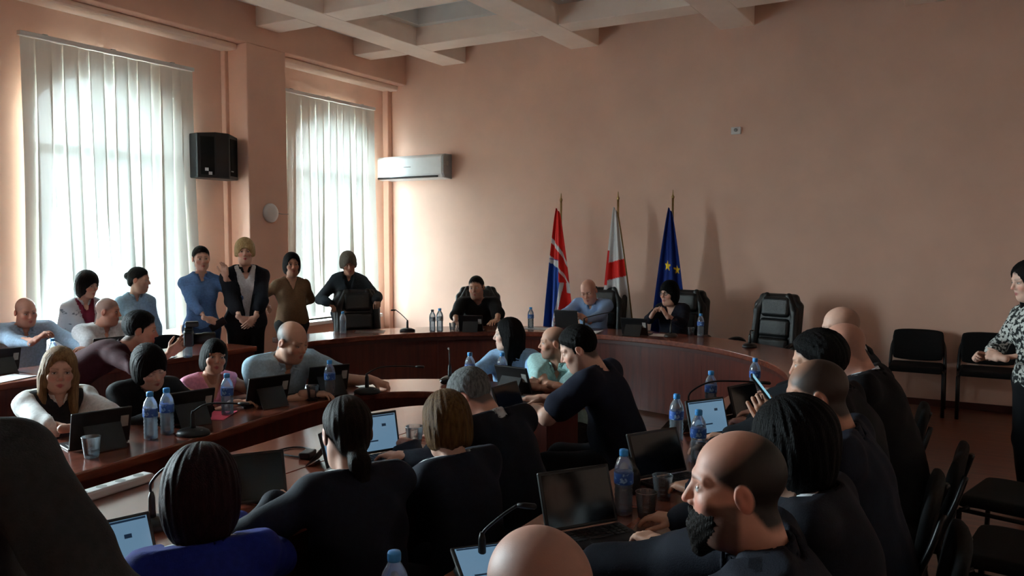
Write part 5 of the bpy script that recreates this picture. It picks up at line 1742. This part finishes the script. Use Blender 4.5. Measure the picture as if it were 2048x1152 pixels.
person('heavy bald man in a pale blue polo leaning on the table', (-3.60, 3.56, 1.195), (0.93, -0.30), (0.97, 0.02), 18, 4, 24, g=1.22, skin='mid', hs=0.99,
       top=(158, 184, 200), style='polo', sleeve='short', hair=None, dist=4.8, lids=0.2, paint=dict(stubble=((74, 71, 70), 0.95, 0.062), beard=((120, 100, 92), 0.25)), armgirth=1.1,
       hands=(H((-3.30, 3.98, 0.80), (0.75, 0.4, -0.3), (-0.3, 0.0, -1), 'grip'), H((-3.40, 3.50, 0.785), (0.7, 0.6, 0))), chairlabel='black chair under the heavy man in the pale polo')

# --- standing at the wall
s10, a10, _ = person('woman in a blue blouse standing with one hand raised and a phone in the other', (-6.26, 5.07, 1.633), (0.86, -0.50), (0.88, -0.46), 4, 2, 0, female=True, g=1.0, skin='fair', pose='stand',
       top=(96, 132, 186), style='shirt', sleeve='three', bottom=(58, 78, 112), hair=('tied', 0.008, 'low'), haircol=(40, 28, 26), dist=7.4, hs=0.92,
       hands=(H((-6.05, 5.17, 1.36), (-0.1, 0.0, 1.0), (0.3, -0.9, 0.1), 'rest', (0.3, 0.5, -0.9)), H((-5.98, 4.90, 0.98), (0.5, 0.75, -0.35), (-0.6, 0.4, -0.4), 'grip')))
t = thing('smartphone', 'black smartphone held low by the woman in the blue blouse', 'phone', (-5.93, 4.97, 0.93), head_of((0.8, -0.5)))
MB().box((0, 0, 0), (0.072, 0.009, 0.15), Matrix.Rotation(R(-60), 3, 'Y')).build('phone_body', M['black_plastic'], t, bevel=0.004)
MB().box((0, 0.0048, 0), (0.066, 0.001, 0.142), Matrix.Rotation(R(-60), 3, 'Y')).build('screen', M['screen_off'], t)
person('blonde short-haired woman standing in a black blazer over a white top', (-6.0, 5.36, 1.70), (0.80, -0.58), (0.74, -0.66), 2, 0, 0, female=True, g=1.08, skin='fair', pose='stand',
       top=(24, 26, 34), style='openjacket', sleeve='three', under=(206, 208, 214), bottom=(20, 20, 24), hair=('bob', 0.020, -0.045, True), haircol=(150, 124, 84), haircol2=(196, 170, 124), dist=7.5, hs=0.94,
       hands=(H((-5.72, 5.20, 0.96), (-0.1, -0.75, -0.6), (-0.7, 0.4, 0), 'rest'), H((-5.76, 5.10, 0.95), (0.5, 0.6, -0.6), (-0.6, 0.5, 0), 'rest')), paint=dict(brow=(110, 84, 60), lip=(178, 66, 70)))
person('woman in a loose brown top with dark bobbed hair standing at the pillar', (-6.18, 6.14, 1.555), (0.84, -0.52), (0.82, -0.56), 2, 0, 0, female=True, g=1.16, skin='mid', pose='stand',
       top=(104, 78, 56), style='vneck', sleeve='three', bottom=(24, 24, 26), hair=('bob', 0.014, -0.11, False), haircol=(34, 24, 26), dist=8.3, hs=0.95,
       hands=(H((-6.42, 6.36, 0.98), (-0.4, -0.6, -0.5), (-1, 0, 0), 'rest'), H((-6.5, 6.10, 0.98), (-0.2, 0.6, -0.5), (-1, 0, 0), 'rest')))
person('grey-haired woman in a dark suit leaning over the empty leather chair', (-6.06, 6.88, 1.545), (0.72, -0.62), (0.72, -0.60), 18, 6, 16, female=True, g=1.12, skin='tan', pose='stand',
       top=(42, 48, 54), style='jacket', under=(34, 40, 46), bottom=(30, 34, 40), hair=('bob', 0.020, -0.05, True), haircol=(92, 84, 74), haircol2=(128, 120, 108), dist=8.9, lids=0.1, hs=0.96, vdepth=-0.16,
       hands=(H((-5.74, 6.98, 1.02), (0.6, -0.5, -0.5), (0, 0, -1), 'grip'), H((-6.10, 6.62, 1.00), (0.6, 0.1, -0.6), (0, 0, -1), 'grip')))

# --- presidium
person('man in a black T-shirt seated at the curved desk', (-4.86, 7.66, 1.285), (0.52, -0.82), (0.25, -0.95), 4, 5, 10, g=1.12, skin='mid', hs=1.04,
       top=(20, 20, 22), style='crew', sleeve='half', hair=('short', 0.006), haircol=(34, 28, 26), dist=9, paint=dict(beard=((96, 74, 66), 0.35)),
       hands=(H((-4.36, 7.28, 0.785), (0.1, -0.9, 0)), H((-4.80, 7.12, 0.785), (0.55, -0.75, 0))), chairkind='e', chairlabel='black leather armchair behind the man in the black T-shirt')
person('bald man in a light blue shirt reading a tablet before the flags', (-3.72, 8.20, 1.245), (0.05, -1.0), (0.10, -1.0), 22, 6, 12, g=1.12, skin='red', hs=1.07,
       top='stripe', style='shirt', collar=(150, 178, 216), paint=dict(stubble=((150, 120, 108), 0.4, 0.05)), dist=9, lids=0.1,
       hands=(H((-3.56, 7.78, 0.835), (-0.35, -0.5, 0.4), (-0.9, 0, -0.2), 'grip'), H((-3.92, 7.76, 0.825), (0.3, -0.6, 0.4), (0.9, 0, -0.2), 'grip')), chairkind='e', chairlabel='black leather armchair behind the bald man with the tablet')
tablet(-3.74, 7.69, (0.0, 1), 'black tablet held up by the man in the light blue shirt', tilt=14, keyboard=False, stand=False, w=0.27, h=0.20)
person('woman with black-framed glasses resting her chin over clasped hands', (-2.80, 8.24, 1.255), (-0.08, -1.0), (-0.36, -0.93), 4, 2, 10, female=True, g=1.12, skin='fair', hs=1.02,
       top=(22, 24, 36), style='vneck', sleeve='three', hair=('bob', 0.012, -0.14, True), haircol=(14, 13, 16), dist=8.6, glasses=True,
       hands=(H((-2.72, 7.90, 0.93), (-0.45, -0.15, 0.75), (-0.9, 0, -0.3), 'clasp', (0.8, 0.1, -0.9)), H((-2.86, 7.88, 0.93), (0.45, -0.15, 0.75), (0.9, 0, -0.3), 'clasp', (-0.8, 0.1, -0.9))), chairkind='e', chairlabel='black leather armchair behind the woman with glasses')

# --- far bend of the ring table
person('young woman with long dark hair in a light blue shirt, in profile', (-2.80, 4.84, 1.15), (0.25, -0.97), (-0.88, -0.47), 2, 0, 6, female=True, g=0.95, skin='pale', hs=0.92,
       top=(150, 186, 222), style='shirt', sleeve='half', hair=('long', 0.008, -0.36, False), haircol=(16, 12, 13), dist=5.6,
       hands=(H((-2.42, 4.46, 0.785), (-0.6, -0.6, 0)), H((-2.84, 4.40, 0.785), (0.5, -0.7, 0))), chairlabel='black chair under the long-haired woman')
person('bald man in a mint green polo with crossed forearms', (-2.39, 4.73, 1.125), (0.0, -1.0), (-0.84, -0.54), 2, 0, 22, g=1.0, skin='mid', hs=0.88,
       top=(168, 206, 204), style='polo', sleeve='short', paint=dict(stubble=((70, 60, 56), 0.85, 0.070), beard=((70, 56, 52), 0.55)), dist=5.3,
       hands=(H((-2.36, 4.34, 0.79), (-0.9, -0.15, 0)), H((-2.22, 4.40, 0.80), (0.9, -0.1, 0))), chairlabel='black chair under the man in mint green')
person('dark-haired man in a navy T-shirt looking down at his laptop', (-1.83, 3.92, 1.22), (-0.95, -0.12), (-0.90, -0.38), 24, 0, 24, g=1.18, skin='fair', hs=0.97,
       top=(18, 21, 38), style='crew', sleeve='short', hair=('short', 0.014), haircol=(20, 17, 17), dist=4.3, lids=0.15, paint=dict(beard=((90, 72, 66), 0.45)), armgirth=1.15,
       hands=(H((-2.06, 3.82, 0.785), (-0.75, -0.3, 0), pole=(0.3, -1.0, -0.4)), H((-2.14, 4.06, 0.785), (-0.8, -0.3, 0))), choff=0.06, chairlabel='black chair under the man in the navy T-shirt')

# --- inner row, backs to us
person('grey-haired man in a dark navy suit bowing his head', (-1.94, 3.02, 1.105), (-0.95, 0.18), (-0.93, -0.12), 38, 6, 26, g=1.06, skin='red', hs=0.97,
       top=(19, 22, 33), style='jacket', under=(196, 200, 206), collar=(196, 200, 206), hair=('short', 0.014), haircol=(70, 72, 72), haircol2=(128, 130, 130), dist=3.4, lids=0.1,
       hands=(H((-2.20, 2.86, 0.785), (-0.8, 0.3, 0)), H((-2.20, 3.18, 0.785), (-0.8, -0.2, 0))), choff=0.06, chairlabel='black chair under the grey-haired man in navy')
person('woman with short light brown hair in a dark jacket, seen from behind', (-1.72, 2.50, 1.11), (-0.95, 0.25), (-0.82, 0.50), 12, 0, 12, female=True, g=1.08, skin='fair', hs=0.95,
       top=(24, 27, 40), style='jacket', hair=('bob', 0.016, -0.09, False), haircol=(70, 48, 28), haircol2=(104, 76, 44), dist=2.9,
       hands=(H((-2.08, 2.42, 0.785), (-0.8, 0.4, 0)), H((-2.08, 2.68, 0.785), (-0.85, -0.1, 0))), choff=0.06, chairlabel='black chair under the brown-haired woman')
person('woman with a dark brown ponytail in a navy suit, hands clasped', (-1.80, 2.03, 1.17), (-0.90, 0.40), (-0.84, 0.52), 6, 0, 12, female=True, g=1.06, skin='fair', hs=0.96,
       top=(20, 22, 34), style='jacket', collar=(200, 204, 210), hair=('tied', 0.009, 'pony'), haircol=(28, 20, 18), haircol2=(46, 34, 28), dist=2.7, cuff=(200, 204, 210),
       hands=(H((-2.03, 1.93, 0.80), (-0.25, 0.85, 0.1), (-0.6, 0.2, -0.6), 'clasp', (0.2, -1, -0.3)), H((-2.06, 2.13, 0.80), (-0.35, -0.80, 0.1), (0.3, -0.5, -0.6), 'clasp')), choff=0.06, chairlabel='black chair under the ponytail woman')
person('woman with dark red bobbed hair in a royal blue jacket, seen from behind', (-1.80, 1.44, 1.12), (-0.85, 0.50), (-0.68, 0.72), 6, 0, 10, female=True, g=1.12, skin='fair', hs=0.97,
       top=(22, 34, 116), style='jacket', hair=('bob', 0.026, -0.13, False), haircol=(36, 14, 20), haircol2=(58, 26, 34), dist=2.1,
       hands=(H((-2.12, 1.42, 0.785), (-0.8, 0.4, 0)), H((-2.04, 1.76, 0.785), (-0.85, 0.1, 0))), choff=0.06, chairlabel='black chair under the woman in royal blue')
# --- right row
person('bald bearded man in a dark navy jacket, in profile', (-0.42, 1.72, 1.29), (-0.93, -0.20), (-0.94, -0.30), 2, 0, 14, g=1.18, skin='red', hs=0.985,
       top=(17, 20, 32), style='jacket', under=(24, 26, 36), hair=None, beard=(34, 27, 24), dist=1.7, paint=dict(stubble=((30, 23, 20), 1.0, 0.082), beard=((40, 28, 24), 0.8)),
       hands=(H((-0.92, 1.72, 0.79), (-0.85, 0.35, 0)), H((-0.92, 1.98, 0.79), (-0.85, -0.1, 0))), chairlabel='black chair under the bearded man')
person('man with a bald crown in dark clothes at the near table end', (-0.57, 1.09, 1.245), (-0.94, 0.15), (-0.92, 0.30), 14, 0, 12, g=1.05, skin='red', hs=0.97,
       top=(26, 28, 34), style='crew', paint=dict(stubble=((120, 96, 90), 0.5, 0.10)), dist=1.25,
       hands=(H((-0.98, 1.0, 0.785), (-0.85, 0.3, 0)), H((-0.96, 1.30, 0.785), (-0.85, -0.1, 0))), chairlabel='black chair under the man with the bald crown')
person('black-haired woman in dark navy hidden behind the bearded man', (-0.40, 2.24, 1.262), (-0.95, 0.0), (-0.95, -0.05), 8, 0, 12, female=True, g=1.1, skin='mid', hs=0.98,
       top=(16, 18, 28), style='jacket', hair=('bob', 0.020, -0.12, True), haircol=(12, 11, 12), dist=2.15,
       hands=(H((-0.86, 2.24, 0.785), (-0.8, 0.4, 0)), H((-0.88, 2.44, 0.785), (-0.85, -0.1, 0))), chairlabel='black chair under the black-haired woman in navy')
p27, a27, _ = person('man with thinning cropped hair in dark navy holding up a phone', (-0.43, 2.80, 1.30), (-0.95, -0.05), (-0.95, -0.16), 12, 0, 14, g=1.14, skin='tan', hs=0.98,
       top=(18, 24, 38), style='jacket', under=(30, 32, 40), hair=None, dist=2.7, paint=dict(stubble=((46, 35, 30), 0.97, 0.112), beard=((70, 52, 46), 0.4)), lids=0.25,
       hands=(H((-0.90, 2.76, 0.785), (-0.8, 0.4, 0)), H((-0.62, 3.02, 1.02), (-0.35, -0.2, 0.8), (-0.3, 0.6, 0.2), 'grip')), chairlabel='black chair under the man with the phone')
t = thing('smartphone', 'lit pale blue smartphone held up over the table row', 'phone', (-0.655, 3.00, 1.14), head_of((0.97, 0.24)))
MB().box((0, 0, 0), (0.075, 0.009, 0.155), Matrix.Rotation(R(38), 3, 'X')).build('phone_body', M['black_plastic'], t, bevel=0.004)
MB().box((0, 0.0040, 0.0033), (0.068, 0.002, 0.146), Matrix.Rotation(R(38), 3, 'X')).build('screen', M['phone_on'], t)
person('man with thick black hair in a black jacket, seated in the right row', (-0.52, 3.38, 1.325), (-0.96, 0.0), (-0.94, -0.10), 10, 0, 14, g=1.1, skin='mid', hs=0.98,
       top=(16, 17, 22), style='jacket', hair=('short', 0.020), haircol=(13, 12, 13), dist=3.2,
       hands=(H((-0.98, 3.34, 0.785), (-0.8, 0.3, 0)), H((-0.98, 3.58, 0.785), (-0.85, -0.1, 0))), chairlabel='black chair under the man with thick black hair')
person('bald man in a black suit with white collar, head lowered', (-0.50, 3.96, 1.305), (-0.96, 0.05), (-0.93, -0.10), 22, 0, 18, g=1.14, skin='red', hs=0.99,
       top=(16, 17, 21), style='jacket', under=(200, 208, 216), collar=(200, 210, 220), paint=dict(stubble=((120, 96, 88), 0.5, 0.04)), dist=3.7,
       hands=(H((-0.98, 3.90, 0.785), (-0.8, 0.3, 0)), H((-0.98, 4.14, 0.785), (-0.85, -0.1, 0))), chairlabel='black chair under the bald man with the white collar')
person('balding man in a dark suit at the far end of the right row', (-0.63, 4.82, 1.32), (-0.96, -0.05), (-0.90, -0.30), 10, 0, 14, g=1.12, skin='fair', hs=1.0,
       top=(24, 25, 29), style='jacket', under=(206, 208, 210), collar=(206, 208, 210), hair=None, paint=dict(stubble=((100, 78, 68), 0.6, 0.055)), dist=4.5, glasses=True,
       hands=(H((-1.0, 4.74, 0.785), (-0.8, 0.3, 0)), H((-1.0, 4.98, 0.785), (-0.85, -0.1, 0))), chairlabel='black chair under the balding man at the far end')
# --- standing on the right
person('woman standing in a black and white speckled blouse with long dark hair', (0.30, 5.88, 1.56), (-0.80, -0.60), (-0.88, -0.46), 12, 0, 2, female=True, g=1.02, skin='fair', pose='stand', hs=0.95,
       top='speckle', style='crew', sleeve='three', bottom=(18, 18, 21), hair=('long', 0.012, -0.30, False), haircol=(24, 18, 19), dist=5.0,
       hands=(H((0.15, 5.64, 0.99), (-0.6, 0.3, 0.1), (0.3, 0.7, -0.5), 'clasp'), H((0.07, 5.78, 0.97), (-0.5, -0.5, 0.1), (0.4, -0.6, -0.5), 'clasp')))
# --- dark standing figure close to the camera
person('dark-clad person standing close by, only one shoulder and arm showing', (-1.575, 0.70, 1.66), (-0.50, 0.86), (-0.50, 0.86), 6, 0, 2, g=1.2, skin='mid', pose='stand', hs=0.97,
       top=(44, 44, 46), style='crew', bottom=(26, 26, 30), hair=('short', 0.014), haircol=(24, 20, 19), dist=1.6, hands=(None, H((-1.18, 0.94, 0.97), (0.1, 0.05, -1), (-0.8, -0.4, 0), 'rest', (0.6, -0.8, 0.0))))
